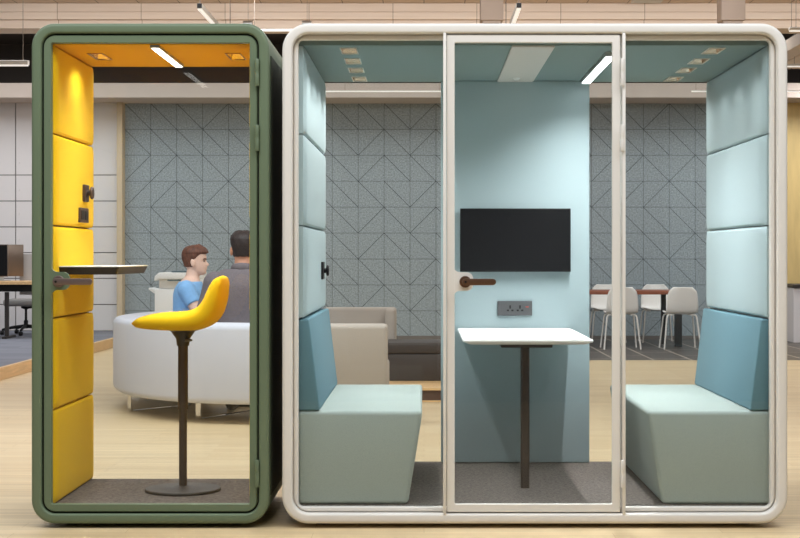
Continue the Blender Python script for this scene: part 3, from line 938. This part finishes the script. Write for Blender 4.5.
# ------------------------------------------------------------------ dining corner
ty_a, ty_b = 20.95, 21.85
tzt = WZ(290.9, ty_a)
dt = thing('dining_table', 'long reddish brown table with white chairs by the felt wall', 'table', (2.9, 21.4, 0))
bm = bmesh.new(); box(bm, 1.7, WX(697, ty_a), ty_a, ty_b, tzt - 0.05, tzt, 0.006, 2); obj('table_top', bm, M['table_wood'], dt, True)
for x in (WX(677.6, 21.3), 2.05):
    bm = bmesh.new(); box(bm, x - 0.075, x + 0.02, 21.05, 21.13, 0.0, tzt - 0.05, 0.003, 1); obj('leg', bm, M['dark_metal'], dt)
    bm = bmesh.new(); box(bm, x - 0.17, x - 0.105, 21.65, 21.73, 0.0, tzt - 0.05, 0.003, 1); obj('leg', bm, M['dark_metal'], dt)

def make_chair(label, group):
    t = thing('dining_chair', label, 'chair', (0, 0, 0), group)
    prof = catmull([(0.225, 0.468), (0.19, 0.485), (0.08, 0.478), (-0.08, 0.472), (-0.165, 0.487), (-0.205, 0.55), (-0.228, 0.65), (-0.245, 0.77), (-0.252, 0.832)], 3)
    wid = catmull([(0.185,), (0.205,), (0.215,), (0.215,), (0.215,), (0.212,), (0.207,), (0.187,), (0.125,)], 3)
    bm = bmesh.new()
    n = 12; G = []
    for (x, z), (w,) in zip(prof, wid):
        row = []
        for k in range(n + 1):
            u = -1 + 2 * k / n
            lift = 0.02 * abs(u) ** 3
            # sides wrap forward on the back and up on the seat
            back = max(0.0, min(1.0, (z - 0.47) / 0.2))
            row.append(bm.verts.new((x + 0.035 * back * u * u, w * u, z + lift * (1 - back))))
        G.append(row)
    for i in range(len(G) - 1):
        for k in range(n): bm.faces.new((G[i][k], G[i][k + 1], G[i + 1][k + 1], G[i + 1][k]))
    sh_ = obj('seat_shell', bm, M['shell'], t, True, auto=None); solid(sh_, 0.012)
    for y in (-0.13, 0.13):
        bm = bmesh.new(); tube(bm, [(0.15, y, 0.462), (-0.14, y, 0.457)], 0.009, 8)
        obj('seat_rail', bm, M['leg_white'], t, True)
    for sx_ in (-1, 1):
        for sy_ in (-1, 1):
            bm = bmesh.new()
            x0 = 0.14 if sx_ > 0 else -0.13
            tube(bm, [(x0, sy_ * 0.12, 0.462), (x0 + sx_ * 0.004, sy_ * 0.17, 0.462), (x0 + sx_ * 0.012, sy_ * 0.19, 0.450), (x0 + sx_ * 0.02, sy_ * 0.20, 0.425), (x0 + sx_ * 0.085, sy_ * 0.245, 0.0)], 0.011, 8)
            obj('leg', bm, M['leg_white'], t, True)
    return t
CG = 'white shell chairs around the long table'
ch = make_chair('white shell chair with its back to the booth, at the end of the long table', CG)
ych = 20.62
ch.location = (WX(680.0, ych), ych, 0); ch.rotation_euler = (0, 0, PI / 2)
dup(ch, (WX(620.5, ych), ych, 0), PI / 2, 'white shell chair with its back to the booth, half behind the door hinge post', CG)
dup(ch, (WX(563, ych), ych, 0), PI / 2, 'white shell chair almost hidden behind the teal back panel, only a leg showing', CG)
yfr = 22.2
dup(ch, (WX(657.5, yfr), yfr, 0), -PI / 2, 'white shell chair facing the booth across the long table, between two near chairs', CG)
dup(ch, (WX(607, yfr), yfr, 0), -PI / 2, 'white shell chair facing the booth across the long table, beside the teal back panel', CG)

# white counter at the far right
ct = thing('counter_unit', 'white counter unit against the honey wood wall', 'counter', (6.2, 22.3, 0))
bm = bmesh.new(); box(bm, WX(793.5, 22.0), 7.2, 22.0, 22.8, 0.0, WZ(288, 22), 0.004, 1); obj('cabinet', bm, M['cab'], ct)
bm = bmesh.new(); box(bm, WX(793, 21.98), 7.22, 21.97, 22.82, WZ(288, 22) + 0.001, WZ(284.5, 22), 0.004, 1); obj('worktop', bm, M['dark_metal'], ct)

# ------------------------------------------------------------------ office corner on the raised floor
PZ = 0.124
dk = thing('office_desk', 'office desk with pale oak top and grey screen on the raised floor', 'desk', (-6.1, 20.85, PZ))
zdt = WZ(281.3, 20.6)
bm = bmesh.new(); box(bm, -7.0, -5.12, 20.6, 21.3, zdt - 0.045, zdt, 0.003, 1); obj('desk_top', bm, M['step_wood'], dk)
bm = bmesh.new(); box(bm, -6.9, -5.2, 20.75, 20.80, zdt - 0.14, zdt - 0.046); box(bm, -6.9, -5.2, 20.85, 21.1, zdt - 0.145, zdt - 0.135); obj('cable_tray', bm, M['black'], dk)
for x in (-6.85, WX(4, 20.7)):
    bm = bmesh.new(); box(bm, x - 0.025, x + 0.025, 20.82, 20.87, PZ, zdt - 0.15); box(bm, x - 0.03, x + 0.03, 20.70, 21.2, PZ, PZ + 0.03)
    obj('leg', bm, M['dark_metal'], dk)
bm = bmesh.new(); box(bm, WX(19.8, 21.32), -5.12, 21.305, 21.33, zdt - 0.2, WZ(254, 21.3), 0.004, 1); obj('divider_screen', bm, mat('divider_grey', (168, 166, 166), 0.8), dk)

def monitor(label, cx, cy_, ang, m_front, group):
    r = thing('monitor', label, 'monitor', (cx, cy_, zdt), group)
    def T(bm): bmesh.ops.rotate(bm, verts=bm.verts, cent=(cx, cy_, 0), matrix=Matrix.Rotation(ang, 3, 'Z'))
    zl, zh = zdt + 0.06, zdt + 0.50
    bm = bmesh.new(); box(bm, cx - 0.31, cx + 0.31, cy_ - 0.012, cy_ + 0.02, zl, zh, 0.005, 2); T(bm); obj('housing', bm, M['monitor_back'], r, True)
    bm = bmesh.new(); box(bm, cx - 0.302, cx + 0.302, cy_ - 0.0135, cy_ - 0.0115, zl + 0.01, zh - 0.01); T(bm); obj('screen', bm, M['screen'], r)
    bm = bmesh.new(); box(bm, cx - 0.03, cx + 0.03, cy_ + 0.02, cy_ + 0.04, zdt + 0.008, zl + 0.2); box(bm, cx - 0.11, cx + 0.11, cy_ - 0.08, cy_ + 0.1, zdt + 0.001, zdt + 0.009); T(bm); obj('stand', bm, M['alu'], r)
    return r
monitor('black-faced monitor with its screen toward the booth, on the office desk', WX(7.5, 20.75) - 0.31, 20.78, 0.0, None, 'office desk monitors')
monitor('bronze-backed monitor turned away on the office desk, beside the grey divider', WX(1.0, 21.1), 21.1, PI + 0.55, None, 'office desk monitors')

oc = thing('office_chair', 'grey office swivel chair on black five-star base by the desk', 'chair', (WX(26, 21.85), 21.85, PZ))
ox, oy = WX(26, 21.85), 21.85
zs = WZ(306, 21.8)
bm = bmesh.new(); box(bm, ox - 0.27, ox + 0.22, oy - 0.24, oy + 0.24, zs, zs + 0.10, 0.035, 4); obj('seat', bm, M['chair_grey'], oc, True)
bm = bmesh.new(); box(bm, ox + 0.225, ox + 0.285, oy - 0.22, oy + 0.22, zs + 0.15, zs + 0.62, 0.025, 4); obj('backrest', bm, M['chair_grey'], oc, True)
bm = bmesh.new(); tube(bm, [(ox + 0.05, oy, zs - 0.02), (ox + 0.24, oy, zs - 0.01), (ox + 0.30, oy, zs + 0.06), (ox + 0.295, oy, zs + 0.3)], 0.018, 8); obj('back_bracket', bm, M['black'], oc, True)
bm = bmesh.new(); lathe(bm, [(0.0, PZ + 0.09), (0.03, PZ + 0.09), (0.03, PZ + 0.2), (0.018, PZ + 0.21), (0.018, zs - 0.05), (0.07, zs - 0.03), (0.07, zs), (0.0, zs)], (ox, oy, 0), 16); obj('gas_lift', bm, M['black'], oc, True)
for k in range(5):
    a = math.radians(200 + 72 * k)
    ex, ey = ox + 0.33 * math.cos(a), oy + 0.33 * math.sin(a)
    bm = bmesh.new(); tube(bm, [(ox, oy, PZ + 0.125), (ox + 0.2 * math.cos(a), oy + 0.2 * math.sin(a), PZ + 0.105), (ex, ey, PZ + 0.075)], [0.028, 0.022, 0.016], 8); sl = obj('star_arm', bm, M['black'], oc, True)
    bm = bmesh.new(); lathe(bm, [(0.0, -0.025), (0.028, -0.025), (0.03, -0.015), (0.03, 0.015), (0.028, 0.025), (0.0, 0.025)], (ex, ey, PZ + 0.031), 14, 'x'); tube(bm, [(ex, ey, PZ + 0.04), (ex, ey, PZ + 0.085)], 0.007, 8); obj('caster', bm, M['black'], sl, True)

# ------------------------------------------------------------------ lamps and things under the ceiling
def pendant_x(label, xa, xb, y, zb, th, wires, group='linear pendants', dz=0.012):
    r = thing('linear_pendant', label, 'lamp', ((xa + xb) / 2, y, zb), group)
    bm = bmesh.new(); box(bm, xa, xb, y - 0.035, y + 0.035, zb + dz, zb + dz + th, 0.004, 1); obj('housing', bm, M['pendant'], r)
    bm = bmesh.new(); box(bm, xa + 0.01, xb - 0.01, y - 0.030, y + 0.030, zb, zb + dz - 0.0005); obj('diffuser', bm, M['pendant_lit'], r)
    for x in wires:
        bm = bmesh.new(); tube(bm, [(x, y, zb + dz + th - 0.002), (x, y, zb + dz + th + 0.03), (x, y, 4.5 if y > YK + 0.5 else zc)], [0.006, 0.003, 0.003], 8); obj('suspension_wire', bm, M['wire'], r)
    return r
pendant_x('long linear pendant over the raised office floor, ending beside the green booth', -7.5, WX(28.6, 16.0), 16.0, WZ(66, 16.0), 0.045, (WX(23, 16), -6.5))
pendant_x('long slim pendant in front of the felt wall, above the beige sofa ends', WX(300, 20), 0.75, 20.0, WZ(91.8, 20), 0.008, (WX(345, 20), 0.2), dz=0.008)
pendant_x('slim pendant over the dining table, seen beside the slot row', WX(691, 20), 6.6, 20.0, WZ(91.8, 20), 0.010, (WX(696, 20), 5.9), dz=0.008)
pendant_x('linear pendant in the gap between the two booths', -2.3, -0.7, 16.6, WZ(31.2, 16.6), 0.012, (WX(254.5, 16.6),), dz=0.008)
pendant_x('linear pendant at the far right corner under the plank bulkhead', WX(789, 16), 6.2, 16.0, WZ(31.5, 16), 0.03, (WX(791.5, 16), WX(796, 16)))
pendant_x('slim pendant beyond the far right corner, in front of the dark void', WX(775, 20.6), 7.0, 20.6, WZ(67, 20.6), 0.03, (5.0, 6.6))

def pendant_y(label, x, ya_, yb_, z):
    r = thing('linear_pendant', label, 'lamp', (x, (ya_ + yb_) / 2, z), 'linear pendants')
    bm = bmesh.new(); box(bm, x - 0.02, x + 0.02, ya_, yb_, z + 0.008, z + 0.05, 0.003, 1); obj('housing', bm, M['pendant'], r)
    bm = bmesh.new(); box(bm, x - 0.016, x + 0.016, ya_ + 0.01, yb_, z, z + 0.0075); obj('diffuser', bm, M['pendant_lit'], r)
    bm = bmesh.new(); box(bm, x - 0.019, x + 0.019, ya_ - 0.004, ya_ - 0.0005, z + 0.010, z + 0.048); obj('end_cap', bm, M['black'], r)
    for y in (ya_ + 0.03, yb_ - 0.1):
        bm = bmesh.new(); tube(bm, [(x, y, z + 0.05), (x, y, zc)], 0.004, 6); obj('suspension_wire', bm, M['wire'], r)
pendant_y('pendant running away from view above the green booth', WX(199.5, 12.0), 12.0, 14.0, WZ(9.5, 12.0))
pendant_y('pendant running away from view above the white booth door', WX(519, 12.0), 12.0, 14.0, WZ(9.0, 12.0))

def duct(label, pa, pb, y):
    r = thing('ceiling_duct', label, 'duct', (WX((pa + pb) / 2, y), y + 0.12, WZ(20.5, y)), 'square drop ducts')
    a, b = WX(pa, y), WX(pb, y)
    zb = WZ(20.0, y)
    bm = bmesh.new(); box(bm, a, b, y, y + (b - a), zb, zc + 0.02, 0.006, 2); obj('casing', bm, M['duct'], r, True)
    bm = bmesh.new(); box(bm, a + 0.02, b - 0.02, y + 0.02, y + (b - a) - 0.02, zb - 0.022, zb + 0.005); obj('outlet', bm, M['duct'], r)
duct('square taupe duct dropping from the ceiling above the booth door', 480.5, 503.5, 13.0)
duct('square taupe duct dropping from the ceiling near the top right corner of the white booth', 721.5, 745.5, 12.6)

def spot(label, px, y):
    r = thing('hanging_spotlight', label, 'lamp', (WX(px, y), y, WZ(24, y)), 'small hanging spotlights')
    x = WX(px, y)
    bm = bmesh.new(); lathe(bm, [(0.0, -0.035), (0.026, -0.035), (0.03, -0.02), (0.03, 0.05), (0.0, 0.052)], (x, y, WZ(24, y)), 16, 'x'); obj('can', bm, M['alu'], r, True)
    bm = bmesh.new(); tube(bm, [(x + 0.01, y, WZ(24, y) + 0.028), (x + 0.01, y, zc)], 0.002, 6); obj('cable', bm, M['wire'], r)
spot('small silver spotlight on a cable above the right corner of the green booth', 247, 13.6)
spot('small silver spotlight on a cable above the left corner of the white booth', 306, 13.6)
bm = bmesh.new(); box(bm, WX(632, 17.8), WX(662, 17.8), 17.2, 17.9, zc - 0.02, zc + 0.001, 0.003, 1)
tag(obj('ceiling_vent', bm, M['grey_panel']), 'pale flat vent set in the wood ceiling over the white booth', 'vent')

# ------------------------------------------------------------------ people
def limb(bm, pts, n=14):
    """tapered limb: tube through (x,y,z,r) with rounded ends"""
    P = [Vector(p[:3]) for p in pts]; r = [p[3] for p in pts]
    Q = catmull([tuple(p) for p in pts], 4)
    a, b = Q[0], Q[-1]
    tube(bm, [q[:3] for q in Q], [q[3] for q in Q], n)
    for q in (a, b):
        ell(bm, q[:3], (q[3],) * 3, 14, 10)

def trunk(bm, secs, n=28):
    """torso: horizontal oval sections (z, centre x, depth radius, width radius)"""
    rings(bm, [[(cx + rx * math.cos(2 * PI * k / n), ry * math.copysign(abs(math.sin(2 * PI * k / n)) ** 0.85, math.sin(2 * PI * k / n)), z) for k in range(n)] for z, cx, rx, ry in catmull(secs, 4)])

def fuse(o, vox=0.0065, it=6):
    rm = o.modifiers.new('fuse', 'REMESH'); rm.mode = 'VOXEL'; rm.voxel_size = vox
    if it:
        sm = o.modifiers.new('relax', 'SMOOTH'); sm.factor = 0.5; sm.iterations = it
    bake(o)
    for p in o.data.polygons: p.use_smooth = True

def ell(bm, c, r, n=16, m=10, rot=None):
    t = bmesh.new()
    bmesh.ops.create_uvsphere(t, u_segments=n, v_segments=m, radius=1.0)
    mt = Matrix.Translation(c) @ (rot or Matrix.Identity(4)) @ Matrix.Diagonal((r[0], r[1], r[2], 1))
    bmesh.ops.transform(t, matrix=mt, verts=t.verts)
    merge(bm, t)

HEAD = [  # z, front, back, half-width
    (0.000, 0.060, -0.010, 0.026), (0.010, 0.080, -0.020, 0.040), (0.030, 0.088, -0.035, 0.053), (0.050, 0.090, -0.062, 0.060),
    (0.068, 0.092, -0.080, 0.065), (0.090, 0.090, -0.090, 0.069), (0.112, 0.085, -0.096, 0.072), (0.135, 0.091, -0.100, 0.075),
    (0.160, 0.089, -0.100, 0.076), (0.185, 0.078, -0.092, 0.071), (0.205, 0.056, -0.074, 0.058), (0.220, 0.028, -0.044, 0.036), (0.227, 0.004, -0.010, 0.006)]
def head_ring(z, f, b, w, n=32, grow=0.0, face=True):
    lp = []
    for k in range(n):
        a = 2 * PI * k / n
        c, s = math.cos(a), math.sin(a)
        x = (f + grow) * c if c > 0 else (-(b - grow)) * c
        y = (w + grow) * math.copysign(abs(s) ** 0.9, s)
        if face and c > 0.0:
            g1 = math.exp(-(y / 0.011) ** 2)
            x += 0.024 * g1 * math.exp(-((z - 0.083) / 0.013) ** 2) + 0.012 * g1 * math.exp(-((z - 0.102) / 0.014) ** 2)   # nose
            g2 = math.exp(-(y / 0.02) ** 2)
            x += 0.006 * g2 * (math.exp(-((z - 0.058) / 0.006) ** 2) + math.exp(-((z - 0.047) / 0.006) ** 2))              # lips
            x += 0.006 * g2 * math.exp(-((z - 0.018) / 0.012) ** 2)                                                       # chin
            for e in (-0.031, 0.031):
                x -= 0.007 * math.exp(-((y - e) / 0.013) ** 2) * math.exp(-((z - 0.112) / 0.010) ** 2)                     # eye sockets
        lp.append((x, y, z))
    return lp
def head_at(bm, M4, face=True):
    t = bmesh.new()
    zz = catmull(HEAD, 4)
    rings(t, [head_ring(*q) for q in zz])
    for s in (-1, 1):
        ell(t, (-0.006, s * 0.080, 0.098), (0.019, 0.013, 0.033), 12, 8, Matrix.Rotation(s * 0.25, 4, 'Z') @ Matrix.Rotation(-0.15, 4, 'Y'))
    bmesh.ops.transform(t, matrix=M4, verts=t.verts)
    merge(bm, t)

def hair_mesh(M4, front_z, nape_z, grow, tuft):
    """short hair cap: head surface above a hairline, grown outward"""
    t = bmesh.new()
    zz = [q for q in catmull(HEAD, 6)]
    n = 40
    loops = []
    for q in zz:
        if q[0] < nape_z: continue
        lp = []
        for k, p in enumerate(head_ring(q[0], q[1], q[2], q[3], n, 0, False)):
            a = 2 * PI * k / n
            c = math.cos(a)
            # hairline height by angle: front high, temples, sideburns, nape low
            if c > 0.55: hl = front_z
            elif c > 0.12: hl = front_z - (0.55 - c) * 0.09
            elif c > -0.1: hl = 0.098
            else: hl = nape_z + 0.012
            full = grow * (0.45 + 0.55 * max(0.0, min(1.0, (q[0] - 0.10) / 0.08)))
            tt = max(0.0, min(1.0, (q[0] - hl + 0.008) / 0.016)); tt = tt * tt * (3 - 2 * tt)
            gr = -0.010 + (full + 0.010) * tt
            if q[0] > 0.17: gr += tuft * (0.6 + 0.4 * c)
            wob = (0.002 * math.sin(9 * a + 70 * q[0]) + 0.0015 * math.sin(17 * a - 90 * q[0])) if gr > 0 else 0
            gr += wob
            L = math.hypot(p[0], p[1]) or 1
            up = gr * max(0, (q[0] - 0.14) / 0.09) if gr > 0 else 0
            lp.append((p[0] * (1 + gr / L), p[1] * (1 + gr / L), p[2] + up))
        loops.append(lp)
    rings(t, loops)
    bmesh.ops.transform(t, matrix=M4, verts=t.verts)
    return t

def xf(bm, M4):
    bmesh.ops.transform(bm, matrix=M4, verts=bm.verts); return bm

def hand(bm, wrist, d, up, sidev):
    """relaxed hand: palm plus five separate bent fingers"""
    w = Vector(wrist); d = Vector(d).normalized(); up = Vector(up).normalized(); s = d.cross(up).normalized() * sidev
    palm = [tuple(w + d * 0.005), tuple(w + d * 0.045), tuple(w + d * 0.09)]
    for o_ in (-0.022, -0.007, 0.008, 0.023):
        tube(bm, [tuple(Vector(p) + s * o_) for p in palm], [0.014, 0.015, 0.012], 8)
    for o_, L in ((-0.028, 0.062), (-0.009, 0.078), (0.010, 0.084), (0.029, 0.074)):
        a = w + d * 0.085 + s * o_
        tube(bm, [tuple(a), tuple(a + d * L * 0.45 - up * 0.006), tuple(a + d * L * 0.75 - up * 0.022), tuple(a + d * L * 0.9 - up * 0.04)], [0.0095, 0.009, 0.008, 0.006], 8)
    a = w + d * 0.02 + s * 0.03
    tube(bm, [tuple(a), tuple(a + d * 0.03 + s * 0.022), tuple(a + d * 0.065 + s * 0.03 - up * 0.008)], [0.013, 0.011, 0.008], 8)

def seated(label, loc, rot, scale, skin_m, hair_m, top_m, head_turn, lean, jacket, hair_args, elbow):
    root = thing('person', label, 'person', loc)
    L = lean
    def lx(z): return L * max(0.0, (z - 0.5)) * 1.1
    R = Matrix.Translation(loc) @ Matrix.Rotation(rot, 4, 'Z') @ Matrix.Scale(scale, 4)
    HM = Matrix.Translation((0.055 + lx(1.1), 0, 1.052)) @ Matrix.Rotation(head_turn, 4, 'Z')
    secs = [(0.44, 0.0, 0.10, 0.14), (0.50, 0.0, 0.125, 0.172), (0.58, 0.0, 0.118, 0.165), (0.68, 0.012, 0.105, 0.148), (0.80, 0.018, 0.112, 0.162),
            (0.90, 0.018, 0.115, 0.178), (0.955, 0.018, 0.100, 0.168), (1.00, 0.022, 0.078, 0.120), (1.025, 0.028, 0.064, 0.084), (1.05, 0.036, 0.056, 0.060), (1.13, 0.052, 0.055, 0.057)]
    secs = [(z, cx + lx(z), rx, ry) for z, cx, rx, ry in secs]
    if jacket:   # broader sloping shoulders under the cloth
        jsecs = [(z, cx, rx, ry + {0.955: 0.012, 1.00: 0.040, 1.025: 0.030}.get(z, 0.0)) for z, cx, rx, ry in secs]
    else: jsecs = secs
    arms = {}; legs = {}
    for s in (1, -1):
        sh_ = (0.018 + lx(0.95), s * (0.186 if jacket else 0.178), 0.928 if jacket else 0.940)
        el = (elbow[0], s * elbow[1], elbow[2])
        wr = (elbow[0] + 0.235, s * 0.15, 0.665)
        m1 = tuple(a * .5 + b * .5 for a, b in zip(sh_, el)); m2 = tuple(a * .65 + b * .35 for a, b in zip(el, wr))
        arms[s] = [sh_ + (0.062,), m1 + (0.049,), el + (0.040,), m2 + (0.040,), wr + (0.027,)]
        legs[s] = [(0.03, s * 0.085, 0.515, 0.088), (0.24, s * 0.105, 0.52, 0.076), (0.44, s * 0.12, 0.50, 0.060), (0.465, s * 0.12, 0.34, 0.055), (0.45, s * 0.12, 0.085, 0.038)]
    bm = bmesh.new()
    trunk(bm, secs)
    for s in (1, -1):
        limb(bm, arms[s]); limb(bm, legs[s])
        limb(bm, [(0.42, s * 0.12, 0.045, 0.040), (0.50, s * 0.125, 0.045, 0.042), (0.60, s * 0.135, 0.033, 0.030)])
        e, w = Vector(arms[s][2][:3]), Vector(arms[s][4][:3])
        hand(bm, tuple(w), w - e, (0, 0, 1), -s)
    head_at(bm, HM)
    body = obj('body', xf(bm, R), skin_m, root, True, auto=None)
    fuse(body, 0.0055, 2)
    bm = bmesh.new()
    for s in (-1, 1): ell(bm, (0.078, s * 0.031, 0.113), (0.006, 0.010, 0.0055), 10, 8)
    obj('eyes', xf(bm, R @ HM), M['eye'], root, True)
    bm = bmesh.new()
    for s in (-1, 1): tube(bm, [(0.089, s * 0.016, 0.128), (0.085, s * 0.034, 0.132), (0.073, s * 0.048, 0.128)], 0.004, 6)
    obj('eyebrows', xf(bm, R @ HM), hair_m, root, True)
    bm = hair_mesh(HM, *hair_args); obj('hair', xf(bm, R), hair_m, root, True, auto=None)
    g_ = 0.016 if jacket else 0.011
    bm = bmesh.new()
    top_z = 1.035 if jacket else 1.022
    trunk(bm, [(z, cx, rx + g_, ry + g_ + (0.012 if jacket and 0.85 < z < 0.99 else 0)) for z, cx, rx, ry in jsecs if z < top_z])
    for s in (1, -1):
        a = arms[s]
        if jacket:
            limb(bm, [(q[0], q[1] + s * 0.006, q[2], q[3] + g_ + (0.004 if i < 3 else 0.002)) for i, q in enumerate(a)])
        else:
            c = tuple(p * 0.88 + q * 0.12 for p, q in zip(a[1], a[2]))
            e = tuple(p * 0.45 + q * 0.55 for p, q in zip(a[0], a[1]))
            Q = [a[0][:3] + (0.074,), e[:3] + (0.067,), a[1][:3] + (0.064,), c[:3] + (0.060,)]
            tube(bm, [q[:3] for q in Q], [q[3] for q in Q], 16); ell(bm, Q[0][:3], (0.074,) * 3, 14, 10)
    top = obj('suit_jacket' if jacket else 't_shirt', xf(bm, R), top_m, root, True, auto=None)
    fuse(top, 0.0075, 5 if jacket else 4)
    if jacket:
        bm = bmesh.new(); cx_, cz_ = 0.034 + lx(1.04), 1.035
        lo = []
        for r_, z_ in ((0.092, -0.035), (0.074, 0.012), (0.067, 0.020), (0.061, 0.012), (0.066, -0.035)):
            lo.append([(cx_ + r_ * math.cos(2 * PI * k / 24), r_ * math.sin(2 * PI * k / 24) * 1.05, cz_ + z_ - 0.014 * math.cos(2 * PI * k / 24)) for k in range(24)])
        rings(bm, lo, close_v=True); obj('jacket_collar', xf(bm, R), top_m, root, True, auto=None)
    bm = bmesh.new()
    trunk(bm, [(z, cx, rx + 0.006, ry + 0.006) for z, cx, rx, ry in secs if z < 0.63])
    for s in (1, -1):
        q = [tuple(p[:3]) + (p[3] + gg,) for p, gg in zip(legs[s], (0.014, 0.014, 0.016, 0.016, 0.022))]
        limb(bm, q)
    tr = obj('trousers', xf(bm, R), M['trousers'], root, True, auto=None); fuse(tr, 0.009, 4)
    bm = bmesh.new()
    for s in (1, -1):
        bm = bmesh.new(); limb(bm, [(0.415, s * 0.12, 0.05, 0.047), (0.50, s * 0.125, 0.048, 0.049), (0.61, s * 0.136, 0.040, 0.037)])
        obj('shoe', xf(bm, R), M['leather'], root, True, auto=None)
    return root

seated('person in a sky blue t-shirt seated sideways on the grey sofa', (-2.01, 12.8, 0.0), 0.0, 1.037, M['skin'], M['hair_brown'], M['tshirt'], -0.03, 0.05, False, (0.168, 0.050, 0.011, 0.012), (0.15, 0.222, 0.735))
seated('person in a grey suit jacket seated with back to the green booth', (-1.42, 11.88, 0.0), PI / 2, 1.12, M['skin2'], M['hair_black'], M['jacket'], 0.12, 0.05, True, (0.160, 0.045, 0.013, 0.006), (0.06, 0.262, 0.715))

for o in bpy.data.objects:
    if '_loc' in o: del o['_loc']

# ------------------------------------------------------------------ light
W = bpy.data.worlds.new('World'); bpy.context.scene.world = W
W.use_nodes = True
bgn = W.node_tree.nodes['Background']
bgn.inputs['Color'].default_value = (0.95, 0.975, 1.0, 1); bgn.inputs['Strength'].default_value = 0.12

def area(name, loc, sx_, sy_, power, col=(0.92, 0.96, 1.0), rot=(0, 0, 0)):
    l = bpy.data.lights.new(name, 'AREA'); l.shape = 'RECTANGLE'; l.size = sx_; l.size_y = sy_; l.energy = power; l.color = col
    o = bpy.data.objects.new(name, l); C.objects.link(o); o.location = loc; o.rotation_euler = rot
    return o
area('fill_light_front', (0.0, 5.0, 4.6), 9, 1.6, 330)  # unseen overhead light, added to brighten booth fronts and bench faces
area('fill_light_lounge', (-1.0, 10.3, 4.18), 9, 1.6, 310)  # added out of view so the sofa backs catch light from above
area('fill_light_bulkhead', (1.0, 16.5, 4.18), 13, 1.0, 345, rot=(0.38, 0, 0))  # added unseen light, tilted to brighten the plank bulkhead
area('fill_light_wood_wall', (5.9, 21.2, 3.9), 1.2, 1.0, 60)  # added outside the frame to brighten the honey wood wall
area('fill_light_felt_wall', (-0.5, 20.7, 4.42), 14, 1.4, 190)  # added, hidden behind the bulkhead, to grade the felt wall
area('fill_light_office', (-6.5, 19.4, 4.35), 3, 1.4, 90)  # unseen, added to light the pale panelled wall from above
def strip(name, loc, w, l, power):
    o = area(name, loc, w, l, power, (0.97, 0.99, 1.0)); o.data.spread = math.radians(130)
strip('linear_light_green', (-1.247, 7.425, 2.2095), 0.03, 0.68, 5.5)
strip('linear_light_white', (0.895, 7.78, 2.2020), 0.036, 0.90, 21)
def slot(name, x, y, power):
    o = area(name, (x, y, 2.225), 0.05, 0.15, power, (1.0, 0.99, 0.97)); o.data.spread = math.radians(122)
for i_, x in enumerate(gs): slot('slot_light_green', x, 7.4625, 1.25)
for x in sx:
    for y in sy: slot('slot_light_white', x, y, 2.5 if x < 0 else 0.9)

# ------------------------------------------------------------------ camera
cam = bpy.data.cameras.new('Camera'); co = bpy.data.objects.new('Camera', cam); C.objects.link(co)
co.location = (0, 0, H); co.rotation_euler = (PI / 2, 0, 0)
cam.sensor_width = 36.0; cam.lens = 36.0 * F / 800.0
cam.shift_x = (400 - 424) / 800.0; cam.shift_y = (256 - 269) / 800.0
cam.clip_end = 200
sc = bpy.context.scene
sc.camera = co
sc.view_settings.view_transform = 'Standard'; sc.view_settings.look = 'None'
sc.view_settings.exposure = 0.0; sc.view_settings.gamma = 1.0
sc.view_settings.use_curve_mapping = False
